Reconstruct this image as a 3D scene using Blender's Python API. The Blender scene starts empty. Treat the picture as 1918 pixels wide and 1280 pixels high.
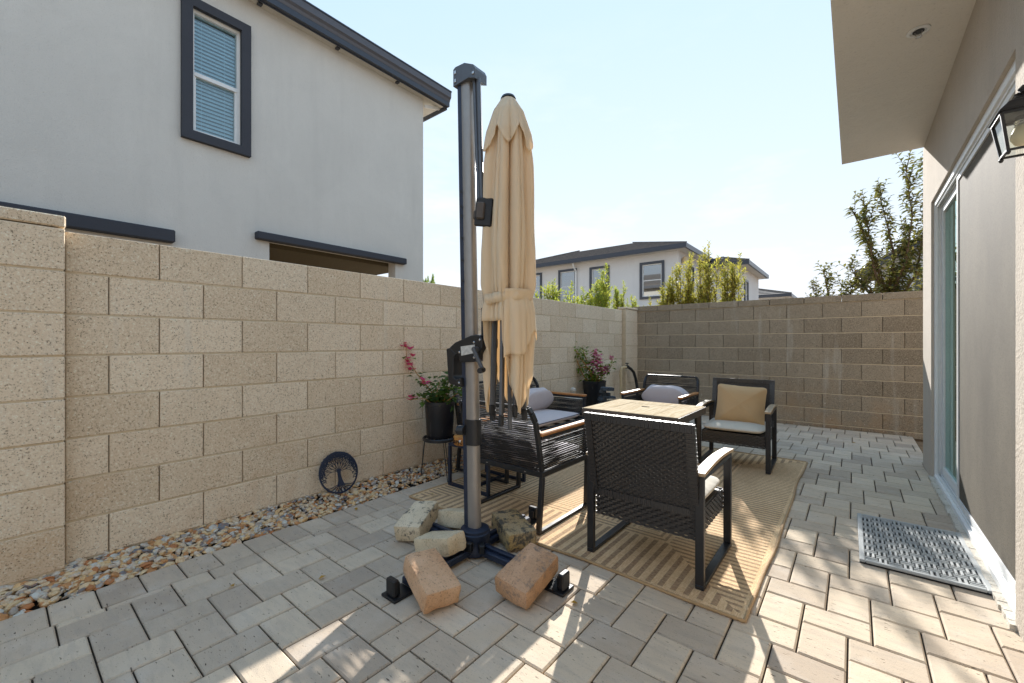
import bpy, math, random
from mathutils import Vector, Matrix, Euler, noise as mnoise

SC = bpy.context.scene
COL = SC.collection
PI = math.pi
EYE = 1.135

# ------------------------------------------------------------------ camera
cd = bpy.data.cameras.new('camera')
cam = bpy.data.objects.new('camera', cd)
COL.objects.link(cam)
cam.location = (0, 0, EYE)
cam.rotation_euler = (PI / 2, 0, 0.6822)
cd.sensor_width = 36.0
cd.lens = 36.0 * 789.28 / 1918.0
cd.shift_y = 2.5 / 1918.0
cd.clip_start = 0.05
cd.clip_end = 3000
SC.camera = cam

# ------------------------------------------------------------------ sky and sun
SUN = Vector((-0.80, 2.04, 1.0)).normalized()
EL = math.asin(SUN.z)
world = bpy.data.worlds.new('World')
SC.world = world
world.use_nodes = True
wn = world.node_tree.nodes
wl = world.node_tree.links
wn.clear()
wo = wn.new('ShaderNodeOutputWorld')
bg = wn.new('ShaderNodeBackground')
sky = wn.new('ShaderNodeTexSky')
sky.sky_type = 'NISHITA'
sky.sun_disc = False
sky.sun_elevation = EL
sky.sun_rotation = math.atan2(SUN.x, SUN.y)
sky.air_density = 1.0
sky.dust_density = 0.0
sky.ozone_density = 1.5
bg.inputs['Strength'].default_value = 0.15
# soft shoulder on the sky radiance: thin bright haze evens the dome out
v1 = wn.new('ShaderNodeVectorMath')
v1.operation = 'ADD'
v1.inputs[1].default_value = (1.0, 0.66, 0.22)
v2 = wn.new('ShaderNodeVectorMath')
v2.operation = 'DIVIDE'
v3 = wn.new('ShaderNodeVectorMath')
v3.operation = 'MULTIPLY'
v3.inputs[1].default_value = (1.56, 1.54, 1.60)
wl.new(sky.outputs[0], v1.inputs[0])
wl.new(sky.outputs[0], v2.inputs[0])
wl.new(v1.outputs[0], v2.inputs[1])
wl.new(v2.outputs[0], v3.inputs[0])
# thin soft clouds low over the horizon, all the way round
tcw = wn.new('ShaderNodeTexCoord')
mpw = wn.new('ShaderNodeMapping')
mpw.inputs['Scale'].default_value = (2.2, 2.2, 7.0)
nzw = wn.new('ShaderNodeTexNoise')
nzw.inputs['Scale'].default_value = 1.3
nzw.inputs['Detail'].default_value = 6
nzw.inputs['Roughness'].default_value = 0.62
rpw = wn.new('ShaderNodeValToRGB')
rpw.color_ramp.elements[0].position = 0.50
rpw.color_ramp.elements[1].position = 0.72
spw = wn.new('ShaderNodeSeparateXYZ')
rpz = wn.new('ShaderNodeValToRGB')
rpz.color_ramp.elements[0].position = 0.02
rpz.color_ramp.elements[0].color = (0.9, 0.9, 0.9, 1)
rpz.color_ramp.elements[1].position = 0.62
rpz.color_ramp.elements[1].color = (0, 0, 0, 1)
mlw = wn.new('ShaderNodeMath')
mlw.operation = 'MULTIPLY'
mxw = wn.new('ShaderNodeMix')
mxw.data_type = 'RGBA'
mxw.inputs['B'].default_value = (1.60, 1.60, 1.60, 1)
wl.new(tcw.outputs['Generated'], mpw.inputs['Vector'])
wl.new(mpw.outputs[0], nzw.inputs['Vector'])
wl.new(nzw.outputs['Fac'], rpw.inputs['Fac'])
wl.new(tcw.outputs['Generated'], spw.inputs[0])
wl.new(spw.outputs[2], rpz.inputs['Fac'])
wl.new(rpw.outputs['Color'], mlw.inputs[0])
wl.new(rpz.outputs['Color'], mlw.inputs[1])
wl.new(mlw.outputs[0], mxw.inputs['Factor'])
wl.new(v3.outputs[0], mxw.inputs['A'])
wl.new(mxw.outputs['Result'], bg.inputs['Color'])
wl.new(bg.outputs[0], wo.inputs['Surface'])

sl = bpy.data.lights.new('sun', 'SUN')
sl.energy = 2.0
sl.angle = math.radians(0.5)
sl.color = (1.0, 0.97, 0.93)
so = bpy.data.objects.new('sun', sl)
COL.objects.link(so)
so.rotation_euler = SUN.to_track_quat('Z', 'Y').to_euler()
so.location = SUN * 60

SC.view_settings.view_transform = 'Standard'
SC.view_settings.look = 'None'
SC.view_settings.gamma = 1.0
SC.view_settings.use_curve_mapping = False
SC.view_settings.exposure = 2.34
SC.cycles.max_bounces = 8
SC.cycles.diffuse_bounces = 5
SC.cycles.transparent_max_bounces = 12

# ------------------------------------------------------------------ material helpers
class NT:
    """small wrapper around a material node tree"""
    def __init__(self, name):
        self.m = bpy.data.materials.new(name)
        self.m.use_nodes = True
        self.t = self.m.node_tree
        self.n = self.t.nodes
        self.n.clear()
        self.out = self.n.new('ShaderNodeOutputMaterial')

    def node(self, kind, **kw):
        nd = self.n.new(kind)
        for k, v in kw.items():
            setattr(nd, k, v)
        return nd

    def link(self, a, b):
        self.t.links.new(a, b)

    def val(self, sock, v):
        if hasattr(v, 'is_linked') or hasattr(v, 'links'):
            self.link(v, sock)
        else:
            sock.default_value = v

    def pos(self):
        return self.node('ShaderNodeNewGeometry').outputs['Position']

    def obj(self):
        return self.node('ShaderNodeTexCoord').outputs['Object']

    def mapping(self, vec, scale=(1, 1, 1), loc=(0, 0, 0), rot=(0, 0, 0)):
        m = self.node('ShaderNodeMapping')
        self.link(vec, m.inputs['Vector'])
        m.inputs['Scale'].default_value = scale
        m.inputs['Location'].default_value = loc
        m.inputs['Rotation'].default_value = rot
        return m.outputs[0]

    def noise(self, vec, scale, detail=4, rough=0.55, dist=0.0):
        n = self.node('ShaderNodeTexNoise')
        self.link(vec, n.inputs['Vector'])
        n.inputs['Scale'].default_value = scale
        n.inputs['Detail'].default_value = detail
        n.inputs['Roughness'].default_value = rough
        n.inputs['Distortion'].default_value = dist
        return n.outputs['Fac']

    def voronoi(self, vec, scale, feature='F1'):
        n = self.node('ShaderNodeTexVoronoi', feature=feature)
        self.link(vec, n.inputs['Vector'])
        n.inputs['Scale'].default_value = scale
        return n

    def ramp(self, fac, stops, interp='LINEAR'):
        r = self.node('ShaderNodeValToRGB')
        r.color_ramp.interpolation = interp
        el = r.color_ramp.elements
        while len(el) > 1:
            el.remove(el[-1])
        for i, (p, c) in enumerate(stops):
            e = el[0] if i == 0 else el.new(p)
            e.position = p
            if isinstance(c, (int, float)):
                c = (c, c, c)
            e.color = (*c[:3], 1)
        self.link(fac, r.inputs['Fac'])
        return r.outputs['Color']

    def mix(self, a, b, fac, mode='MIX'):
        m = self.node('ShaderNodeMix', data_type='RGBA', blend_type=mode)
        self.val(m.inputs['Factor'], fac)
        for s, v in ((m.inputs['A'], a), (m.inputs['B'], b)):
            if isinstance(v, (tuple, list)):
                s.default_value = (*v[:3], 1)
            else:
                self.link(v, s)
        return m.outputs['Result']

    def math(self, op, a, b=0.0, c=0.0):
        m = self.node('ShaderNodeMath', operation=op)
        self.val(m.inputs[0], a)
        self.val(m.inputs[1], b)
        self.val(m.inputs[2], c)
        return m.outputs[0]

    def rand(self):
        return self.node('ShaderNodeObjectInfo').outputs['Random']

    def island(self):
        return self.node('ShaderNodeNewGeometry').outputs['Random Per Island']

    def bump(self, h, strength=0.5, dist=0.01, prev=None):
        b = self.node('ShaderNodeBump')
        b.inputs['Strength'].default_value = strength
        b.inputs['Distance'].default_value = dist
        self.link(h, b.inputs['Height'])
        if prev is not None:
            self.link(prev, b.inputs['Normal'])
        return b.outputs[0]

    def finish(self, color, rough=0.8, metal=0.0, normal=None, spec=0.4, sheen=0.0, coat=0.0):
        p = self.node('ShaderNodeBsdfPrincipled')
        if isinstance(color, (tuple, list)):
            p.inputs['Base Color'].default_value = (*color[:3], 1)
        else:
            self.link(color, p.inputs['Base Color'])
        self.val(p.inputs['Roughness'], rough)
        p.inputs['Metallic'].default_value = metal
        p.inputs['Specular IOR Level'].default_value = spec
        p.inputs['Sheen Weight'].default_value = sheen
        p.inputs['Coat Weight'].default_value = coat
        if normal is not None:
            self.link(normal, p.inputs['Normal'])
        self.link(p.outputs[0], self.out.inputs['Surface'])
        return self.m


def lin(r, g, b):
    f = lambda c: (c / 255 / 12.92) if c / 255 <= 0.04045 else ((c / 255 + 0.055) / 1.055) ** 2.4
    return (f(r), f(g), f(b))


def simple(name, color, rough=0.5, metal=0.0, spec=0.4, var=0.12, scale=30, bump=0.0):
    t = NT(name)
    v = t.obj()
    n = t.noise(v, scale, 3)
    c = t.mix(color, tuple(x * 0.55 for x in color), t.math('MULTIPLY', t.ramp(n, [(0.35, 0.0), (0.75, 1.0)]), var * 2))
    nm = t.bump(t.noise(v, scale * 6, 2), bump, 0.004) if bump else None
    r = t.math('ADD', t.math('MULTIPLY', n, 0.25), max(rough - 0.12, 0.02))
    return t.finish(c, r, metal, nm, spec)


def cmu(name, base, dark, light):
    t = NT(name)
    p = t.pos()
    big = t.noise(p, 1.3, 4, 0.6)
    mid = t.noise(p, 9, 4, 0.6)
    fine = t.noise(p, 105, 3, 0.75)
    r = t.math('MULTIPLY_ADD', t.rand(), 0.8, 0.1)
    c = t.mix(base, dark, t.ramp(big, [(0.35, 0.0), (0.75, 0.55)]))
    c = t.mix(c, light, t.ramp(mid, [(0.45, 0.0), (0.8, 0.5)]))
    c = t.mix(c, t.mix(dark, light, r), 0.5)
    c = t.mix(c, tuple(x * 0.34 for x in dark), t.ramp(fine, [(0.30, 0.95), (0.44, 0.0)]))
    c = t.mix(c, tuple(min(0.85, x * 1.3) for x in light), t.ramp(fine, [(0.56, 0.0), (0.68, 0.75)]))
    pits = t.voronoi(p, 80).outputs['Distance']
    pitm = t.math('MULTIPLY', t.ramp(pits, [(0.10, 1.0), (0.24, 0.0)]), t.ramp(t.noise(p, 22, 2), [(0.42, 0.0), (0.55, 1.0)]))
    c = t.mix(c, tuple(x * 0.35 for x in dark), t.math('MULTIPLY', pitm, 0.9))
    # pale mortar specks and a rusty splash band near the foot of the wall
    sp = t.ramp(t.noise(t.mapping(p, (1, 1, 1.6)), 34, 2, 0.4), [(0.70, 0.0), (0.735, 1.0)])
    sep = t.node('ShaderNodeSeparateXYZ')
    t.link(p, sep.inputs[0])
    low = t.ramp(t.math('DIVIDE', sep.outputs[2], 1.8), [(0.1, 1.0), (0.42, 0.0)])
    c = t.mix(c, lin(226, 214, 196), t.math('MULTIPLY', sp, t.math('MULTIPLY', low, 0.85)))
    c = t.mix(c, lin(186, 140, 92), t.math('MULTIPLY', low, t.ramp(t.noise(p, 3.2, 4, 0.7), [(0.42, 0.0), (0.8, 0.5)])))
    strk = t.ramp(t.noise(t.mapping(p, (9, 9, 0.8)), 1.0, 3, 0.5), [(0.62, 0.0), (0.8, 1.0)])
    c = t.mix(c, lin(205, 200, 188), t.math('MULTIPLY', strk, 0.42))
    b = t.bump(fine, 0.55, 0.006)
    b = t.bump(t.math('MULTIPLY', pitm, -1.0), 0.6, 0.006, b)
    return t.finish(c, 0.93, 0, b, 0.2)


def stucco(name, base, var=0.25, bumpd=0.006):
    t = NT(name)
    p = t.pos()
    n1 = t.noise(p, 0.9, 5, 0.65, 0.6)
    n2 = t.noise(t.mapping(p, (3, 3, 0.7)), 1.4, 4, 0.6)
    n3 = t.noise(p, 85, 3, 0.65)
    c = t.mix(base, tuple(x * 0.7 for x in base), t.math('MULTIPLY', t.ramp(n1, [(0.35, 0.0), (0.7, 1.0)]), var * 1.6))
    c = t.mix(c, tuple(min(1, x * 1.25) for x in base), t.math('MULTIPLY', t.ramp(n2, [(0.55, 0.0), (0.75, 1.0)]), var))
    c = t.mix(c, tuple(x * 0.6 for x in base), t.ramp(n3, [(0.28, 0.45), (0.42, 0.0)]))
    tr = t.noise(p, 7, 5, 0.65, 1.2)
    c = t.mix(c, tuple(x * 0.8 for x in base), t.math('MULTIPLY', t.ramp(tr, [(0.5, 0.0), (0.72, 1.0)]), var * 0.9))
    vs = t.noise(t.mapping(p, (2.2, 2.2, 0.22)), 1.6, 5, 0.65)
    c = t.mix(c, tuple(x * 0.72 for x in base), t.math('MULTIPLY', t.ramp(vs, [(0.54, 0.0), (0.75, 1.0)]), var * 1.5))
    b = t.bump(n3, 0.6, bumpd)
    b = t.bump(tr, 0.35, 0.012, b)
    b = t.bump(n1, 0.2, 0.02, b)
    return t.finish(c, 0.92, 0, b, 0.2)


def paver_mat():
    t = NT('paver_concrete')
    p = t.pos()
    isl = t.island()
    r = t.rand()
    rr = t.math('FRACT', t.math('ADD', r, isl))
    st = t.noise(t.mapping(p, (3.0, 14.0, 3.0)), 2.2, 5, 0.62, 0.4)
    fl = t.noise(p, 210, 2, 0.6)
    mid = t.noise(p, 5.5, 4, 0.6)
    c = t.ramp(rr, [(0.0, lin(176, 160, 142)), (0.3, lin(202, 185, 163)), (0.5, lin(210, 193, 169)), (0.75, lin(188, 172, 152)), (1.0, lin(218, 200, 175))])
    c = t.mix(c, lin(158, 148, 138), t.ramp(st, [(0.36, 0.28), (0.54, 0.0)]))
    c = t.mix(c, lin(212, 202, 188), t.ramp(mid, [(0.5, 0.0), (0.8, 0.5)]))
    stn = t.noise(p, 0.8, 5, 0.7, 0.8)
    c = t.mix(c, lin(150, 138, 124), t.ramp(stn, [(0.52, 0.0), (0.78, 0.45)]))
    dash = t.noise(t.mapping(p, (34, 120, 34)), 1.0, 2, 0.5)
    dm = t.math('MULTIPLY', t.ramp(dash, [(0.66, 0.0), (0.71, 1.0)]), t.ramp(t.noise(p, 7, 2), [(0.4, 0.15), (0.6, 1.0)]))
    c = t.mix(c, lin(70, 64, 58), t.math('MULTIPLY', dm, 0.9))
    c = t.mix(c, tuple(x * 0.55 for x in lin(140, 136, 130)), t.ramp(fl, [(0.25, 0.5), (0.4, 0.0)]))
    b = t.bump(fl, 0.3, 0.003)
    b = t.bump(t.math('MULTIPLY', dm, -1.0), 0.6, 0.004, b)
    return t.finish(c, 0.92, 0, b, 0.06)


def wood(name, a, b, axis_scale=(2, 30, 30), rough=0.5):
    t = NT(name)
    v = t.obj()
    g = t.noise(t.mapping(v, axis_scale), 2.0, 5, 0.6, 0.8)
    fine = t.noise(t.mapping(v, tuple(x * 4 for x in axis_scale)), 2.0, 3, 0.6)
    c = t.mix(a, b, t.ramp(g, [(0.35, 0.0), (0.65, 1.0)]))
    c = t.mix(c, tuple(x * 0.5 for x in b), t.math('MULTIPLY', t.ramp(fine, [(0.55, 0.0), (0.75, 1.0)]), 0.4))
    return t.finish(c, rough, 0, t.bump(fine, 0.15, 0.003), 0.4)


def fabric(name, col, weave=900, var=0.1, bump=0.25, trans=0.0):
    t = NT(name)
    v = t.obj()
    n = t.noise(v, 6, 4, 0.6)
    w1 = t.noise(t.mapping(v, (1, 1, 0.15)), weave, 1)
    w2 = t.noise(t.mapping(v, (0.15, 0.15, 1)), weave, 1)
    w = t.math('ADD', w1, w2)
    c = t.mix(col, tuple(x * 0.72 for x in col), t.math('MULTIPLY', t.ramp(n, [(0.3, 0.0), (0.75, 1.0)]), var * 3))
    wr = t.noise(v, 9, 3, 0.5, 1.0)
    nm = t.bump(w, bump, 0.002, t.bump(wr, 0.5, 0.012))
    m = t.finish(c, 0.9, 0, nm, 0.2, sheen=0.15)
    if trans > 0:
        p = [x for x in t.n if x.type == 'BSDF_PRINCIPLED'][0]
        tr = t.node('ShaderNodeBsdfTranslucent')
        t.link(c, tr.inputs[0])
        mx = t.node('ShaderNodeMixShader')
        mx.inputs[0].default_value = trans
        t.link(p.outputs[0], mx.inputs[1])
        t.link(tr.outputs[0], mx.inputs[2])
        t.link(mx.outputs[0], t.out.inputs['Surface'])
    return m


def leafmat(name, cols, trans=0.4, rough=0.5):
    t = NT(name)
    isl = t.island()
    c = t.ramp(isl, [(i / max(1, len(cols) - 1), k) for i, k in enumerate(cols)])
    p = t.node('ShaderNodeBsdfPrincipled')
    t.link(c, p.inputs['Base Color'])
    p.inputs['Roughness'].default_value = rough
    p.inputs['Specular IOR Level'].default_value = 0.35
    tr = t.node('ShaderNodeBsdfTranslucent')
    t.link(t.mix(c, (1.0, 1.0, 0.25), 0.18), tr.inputs[0])
    mx = t.node('ShaderNodeMixShader')
    mx.inputs[0].default_value = trans
    t.link(p.outputs[0], mx.inputs[1])
    t.link(tr.outputs[0], mx.inputs[2])
    t.link(mx.outputs[0], t.out.inputs['Surface'])
    return t.m


def glass(name, tint, rough=0.02, fac=0.75, base=0.06, refl=(0.95, 0.98, 0.97)):
    """reflecting pane that lets tinted light through"""
    t = NT(name)
    fr = t.node('ShaderNodeFresnel')
    fr.inputs['IOR'].default_value = 1.55
    gl = t.node('ShaderNodeBsdfGlossy')
    gl.inputs['Roughness'].default_value = rough
    gl.inputs['Color'].default_value = (*refl, 1)
    tp = t.node('ShaderNodeBsdfTransparent')
    tp.inputs['Color'].default_value = (*tint, 1)
    mx = t.node('ShaderNodeMixShader')
    f = t.math('MULTIPLY_ADD', fr.outputs[0], fac, base)
    t.link(f, mx.inputs[0])
    t.link(tp.outputs[0], mx.inputs[1])
    t.link(gl.outputs[0], mx.inputs[2])
    t.link(mx.outputs[0], t.out.inputs['Surface'])
    return t.m


def rubble_mat():
    t = NT('river_gravel')
    isl = t.island()
    p = t.pos()
    c = t.ramp(isl, [(0.0, lin(214, 190, 152)), (0.12, lin(212, 190, 150)), (0.22, lin(186, 138, 92)), (0.36, lin(206, 188, 160)),
                     (0.48, lin(160, 156, 148)), (0.58, lin(206, 196, 178)), (0.70, lin(176, 118, 76)), (0.76, lin(112, 118, 124)),
                     (0.82, lin(214, 180, 130)), (0.92, lin(196, 196, 186)), (1.0, lin(150, 124, 98))], 'CONSTANT')
    n = t.noise(p, 60, 4, 0.65)
    c = t.mix(c, lin(168, 112, 66), t.ramp(n, [(0.45, 0.0), (0.72, 0.65)]))
    c = t.mix(c, lin(222, 214, 200), t.ramp(t.noise(p, 25, 3), [(0.66, 0.0), (0.82, 0.4)]))
    return t.finish(c, 0.72, 0, t.bump(n, 0.4, 0.004), 0.35)


def stone_mat(name, a, b, d, patch=0.5, coat=None):
    t = NT(name)
    v = t.obj()
    big = t.noise(v, 17, 6, 0.75, 0.25)
    fine = t.noise(v, 120, 3, 0.7)
    c = t.mix(a, b, t.ramp(t.noise(v, 5, 4, 0.6), [(0.35, 0.0), (0.65, 1.0)]))
    c = t.mix(c, d, t.ramp(big, [(patch, 0.0), (patch + 0.1, 0.9)]))
    c = t.mix(c, tuple(x * 0.35 for x in a), t.ramp(fine, [(0.30, 0.9), (0.44, 0.0)]))
    c = t.mix(c, tuple(min(1, x * 1.5) for x in a), t.ramp(fine, [(0.62, 0.0), (0.75, 0.55)]))
    nb = t.bump(fine, 0.6, 0.005)
    nb = t.bump(big, 0.5, 0.015, nb)
    return t.finish(c, 0.92, 0, nb, 0.2)


def rug_mat():
    t = NT('rug_weave')
    v = t.obj()
    sep = t.node('ShaderNodeSeparateXYZ')
    t.link(v, sep.inputs[0])
    x, y = sep.outputs[0], sep.outputs[1]
    # border of stripes square to the nearest edge, double line, then panels that turn by ninety degrees
    HX_, HY_ = 1.095, 1.4575
    ax = t.math('SUBTRACT', HX_, t.math('ABSOLUTE', x))
    ay = t.math('SUBTRACT', HY_, t.math('ABSOLUTE', y))
    ed = t.math('MINIMUM', ax, ay)
    sx = t.math('FRACT', t.math('ADD', t.math('DIVIDE', x, 0.058), 400))
    sy = t.math('FRACT', t.math('ADD', t.math('DIVIDE', y, 0.040), 400))
    s1 = t.ramp(sx, [(0.50, 0.0), (0.54, 1.0), (0.94, 1.0), (0.98, 0.0)])
    s2 = t.ramp(sy, [(0.48, 0.0), (0.54, 1.0), (0.92, 1.0), (0.98, 0.0)])
    side = t.math('LESS_THAN', ax, ay)
    bstr = t.mix(s1, s2, side)
    inb = t.math('LESS_THAN', ed, 0.47)
    ix = t.math('FLOOR', t.math('DIVIDE', x, 0.42))
    iy = t.math('FLOOR', t.math('DIVIDE', y, 0.52))
    par = t.math('MODULO', t.math('ADD', t.math('ADD', ix, iy), 40), 2)
    f1 = t.ramp(t.math('FRACT', t.math('ADD', t.math('DIVIDE', x, 0.036), 400)), [(0.55, 0.0), (0.6, 1.0), (0.95, 1.0), (1.0, 0.0)])
    f2 = t.ramp(t.math('FRACT', t.math('ADD', t.math('DIVIDE', y, 0.030), 400)), [(0.55, 0.0), (0.6, 1.0), (0.95, 1.0), (1.0, 0.0)])
    inner = t.mix(f1, f2, par)
    e = t.math('MULTIPLY', ed, 1.0)
    line = t.ramp(e, [(0.0, 0.0), (0.480, 0.0), (0.484, 1.0), (0.496, 1.0), (0.50, 0.0), (0.516, 0.0), (0.52, 1.0), (0.532, 1.0), (0.536, 0.0)])
    plain = t.ramp(e, [(0.0, 0.0), (0.022, 0.0), (0.026, 1.0), (0.46, 1.0), (0.465, 0.0), (0.55, 0.0), (0.555, 1.0)])
    st = t.mix(inner, bstr, inb)
    dark = t.math('MAXIMUM', t.math('MULTIPLY', st, plain), line)
    wob = t.noise(v, 3, 3)
    thx = t.noise(t.mapping(v, (1, 0.06, 1)), 420, 1, 0.5)
    thy = t.noise(t.mapping(v, (0.25, 1, 1)), 260, 1, 0.5)
    th = t.math('ADD', t.math('MULTIPLY', thx, 0.55), t.math('MULTIPLY', thy, 0.45))
    lt = t.mix(lin(234, 204, 162), lin(208, 172, 130), t.ramp(th, [(0.38, 1.0), (0.6, 0.0)]))
    dk = t.mix(lin(150, 122, 96), lin(190, 160, 126), t.ramp(thy, [(0.42, 0.0), (0.62, 1.0)]))
    c = t.mix(lt, dk, dark)
    c = t.mix(c, lin(150, 124, 92), t.ramp(wob, [(0.45, 0.0), (0.8, 0.4)]))
    c = t.mix(c, lin(210, 196, 170), t.ramp(t.noise(v, 500, 1), [(0.6, 0.0), (0.75, 0.35)]))
    b = t.bump(th, 0.6, 0.004)
    b = t.bump(dark, 0.35, 0.002, b)
    return t.finish(c, 0.95, 0, b, 0.1)


def screen_mat():
    t = NT('door_screen_mesh')
    p = t.pos()
    n = t.noise(t.mapping(p, (1, 1.3, 0.8)), 2.0, 4, 0.55)
    w = t.noise(t.mapping(p, (1, 420, 160)), 1.0, 1)
    w2 = t.noise(t.mapping(p, (1, 160, 420)), 1.0, 1)
    wv = t.math('ADD', w, w2)
    c = t.mix(lin(110, 103, 90), lin(90, 84, 74), t.ramp(n, [(0.35, 0.0), (0.7, 1.0)]))
    c = t.mix(c, lin(70, 64, 56), t.ramp(wv, [(0.75, 0.7), (1.0, 0.0)]))
    m = t.finish(c, 0.8, 0, t.bump(wv, 0.3, 0.002), 0.2)
    pr = [x for x in t.n if x.type == 'BSDF_PRINCIPLED'][0]
    tp = t.node('ShaderNodeBsdfTransparent')
    mx = t.node('ShaderNodeMixShader')
    mx.inputs[0].default_value = 0.10
    t.link(pr.outputs[0], mx.inputs[1])
    t.link(tp.outputs[0], mx.inputs[2])
    t.link(mx.outputs[0], t.out.inputs['Surface'])
    return m


def planks_mat():
    t = NT('table_tile_top')
    v = t.obj()
    g = t.noise(t.mapping(v, (26, 3.2, 20)), 1.0, 6, 0.62, 1.6)
    f = t.noise(t.mapping(v, (90, 5, 30)), 1.0, 3, 0.6)
    c = t.mix(lin(206, 190, 164), lin(178, 158, 128), t.ramp(g, [(0.38, 0.0), (0.66, 1.0)]))
    c = t.mix(c, lin(140, 114, 84), t.math('MULTIPLY', t.ramp(f, [(0.58, 0.0), (0.76, 1.0)]), 0.5))
    return t.finish(c, 0.9, 0, t.bump(f, 0.1, 0.002), 0.0)


M = {}
M['cmu'] = cmu('concrete_block', lin(224, 202, 173), lin(196, 174, 145), lin(236, 220, 196))
M['cmu_back'] = cmu('concrete_block_shaded', lin(156, 140, 118), lin(124, 110, 92), lin(176, 160, 138))  # same block as the left wall, with shade put into its darker colour
M['mortar'] = simple('mortar', lin(206, 186, 156), 0.95, var=0.2, scale=20, bump=0.4)
M['mortar_dark'] = simple('dark_mortar', lin(118, 102, 84), 0.95, var=0.2, scale=20)  # darker mortar body behind the open vertical joints
M['stucco_grey'] = stucco('grey_green_stucco', lin(206, 202, 194), 0.15)
M['stucco_own'] = stucco('taupe_stucco', lin(190, 179, 165), 0.25, 0.012)
M['stucco_soffit'] = stucco('soffit_stucco', lin(226, 220, 210), 0.10, 0.004)
M['stucco_far'] = stucco('pale_stucco', lin(214, 211, 208), 0.12)
M['trim'] = stucco('charcoal_trim', lin(68, 70, 76), 0.15, 0.004)
M['porch'] = simple('porch_shade_olive', lin(84, 76, 58), 0.9)  # deep porch shade put into the colour of its ceiling and wall
M['fascia'] = simple('dark_fascia_metal', lin(52, 56, 66), 0.35, 0.0, 0.5)
M['gutter_light'] = simple('gutter_face', lin(80, 80, 86), 0.4, 0.0, 0.5)
M['white'] = simple('white_vinyl', lin(222, 222, 220), 0.4, var=0.05)
M['blind'] = simple('white_blind_slats', lin(214, 220, 222), 0.6, var=0.04)
M['roof'] = stone_mat('concrete_roof_tile', lin(128, 118, 110), lin(112, 106, 102), lin(96, 90, 86))
M['paver'] = paver_mat()
M['joint'] = simple('sand_joint', lin(58, 50, 42), 0.95, var=0.3, scale=60)
M['soil'] = stone_mat('desert_soil', lin(164, 140, 112), lin(146, 124, 98), lin(122, 104, 82))
M['gravel'] = rubble_mat()
M['glass_win'] = glass('window_glass', (0.82, 0.92, 0.95), 0.02, 0.5)
M['glass_dark'] = glass('dark_window_glass', (0.10, 0.17, 0.28), 0.03, 0.7, 0.26)
M['glass_door'] = glass('door_glass', (0.20, 0.42, 0.36), 0.01, 1.0, 0.16, (0.72, 0.95, 0.88))
M['glass_lamp'] = glass('lantern_glass', (0.88, 0.90, 0.86), 0.05, 0.8)
M['screen'] = screen_mat()
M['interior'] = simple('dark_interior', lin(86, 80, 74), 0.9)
M['black_metal'] = simple('black_powder_coat', lin(34, 35, 38), 0.38, 0.0, 0.5, var=0.08)
M['black_plastic'] = simple('black_plastic', lin(26, 27, 30), 0.42, 0.0, 0.5, var=0.08)
M['navy_metal'] = simple('blue_black_metal', lin(38, 47, 66), 0.42, 0.2, 0.5, var=0.1)
M['grey_metal'] = simple('anodised_grey', lin(152, 147, 142), 0.36, 0.5, 0.5, var=0.06)
M['rib_metal'] = simple('grey_rib', lin(98, 100, 104), 0.4, 0.4)
M['steel'] = simple('bright_steel', lin(200, 200, 200), 0.25, 0.9)
M['wicker'] = simple('black_wicker', lin(52, 50, 50), 0.34, 0.0, 0.6, var=0.3, scale=45)
M['rope'] = simple('charcoal_rope', lin(62, 58, 56), 0.7, 0.0, 0.3, var=0.3, scale=120, bump=0.5)
M['arm_wood'] = wood('acacia_arm', lin(196, 138, 82), lin(158, 102, 56), (22, 2, 22), 0.42)
M['arm_grey'] = wood('weathered_arm', lin(188, 164, 132), lin(158, 134, 104), (22, 2, 22), 0.5)
M['tabletop'] = planks_mat()
M['table_frame'] = simple('table_frame_grey', lin(84, 76, 70), 0.45, 0.0, 0.4)
M['table_panel'] = simple('table_panel_tan', lin(150, 124, 88), 0.7, var=0.2)
M['hatch'] = simple('hatch_cream', lin(214, 198, 166), 0.7)
M['lavender'] = fabric('lavender_grey_canvas', lin(200, 191, 191), var=0.06)
M['ivory'] = fabric('ivory_canvas', lin(208, 198, 180), var=0.08)
M['beige_pillow'] = fabric('camel_canvas', lin(202, 168, 124), var=0.08)
M['canopy'] = fabric('sand_canopy', lin(244, 225, 194), 700, var=0.0, bump=0.0, trans=0.34)
_t = M['canopy'].node_tree
_p = [x for x in _t.nodes if x.type == 'BSDF_PRINCIPLED'][0]
_tc = _t.nodes.new('ShaderNodeTexCoord')
_mp = _t.nodes.new('ShaderNodeMapping')
_mp.inputs['Scale'].default_value = (22, 22, 3.2)
_nz = _t.nodes.new('ShaderNodeTexNoise')
_nz.inputs['Scale'].default_value = 1.0
_nz.inputs['Detail'].default_value = 3
_nz.inputs['Distortion'].default_value = 1.2
_bp = _t.nodes.new('ShaderNodeBump')
_bp.inputs['Strength'].default_value = 0.8
_bp.inputs['Distance'].default_value = 0.012
_t.links.new(_tc.outputs['Object'], _mp.inputs['Vector'])
_t.links.new(_mp.outputs[0], _nz.inputs['Vector'])
_t.links.new(_nz.outputs['Fac'], _bp.inputs['Height'])
_t.links.new(_bp.outputs[0], _p.inputs['Normal'])
M['piping'] = simple('grey_piping', lin(74, 70, 76), 0.8)
M['rug'] = rug_mat()
M['rug_edge'] = fabric('rug_binding', lin(190, 156, 114), 300, var=0.3, bump=0.6)
M['mat_white'] = simple('grey_white_rubber', lin(166, 168, 166), 0.8, var=0.12, scale=40)
M['mat_black'] = simple('black_rubber', lin(20, 20, 24), 0.6)
M['matte_black'] = simple('matte_black', lin(18, 18, 18), 1.0, 0, 0.0)
t = NT('black_nursery_pot')
_v = t.obj()
_st = t.noise(t.mapping(_v, (34, 34, 3.5)), 1.0, 4, 0.7)
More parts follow.
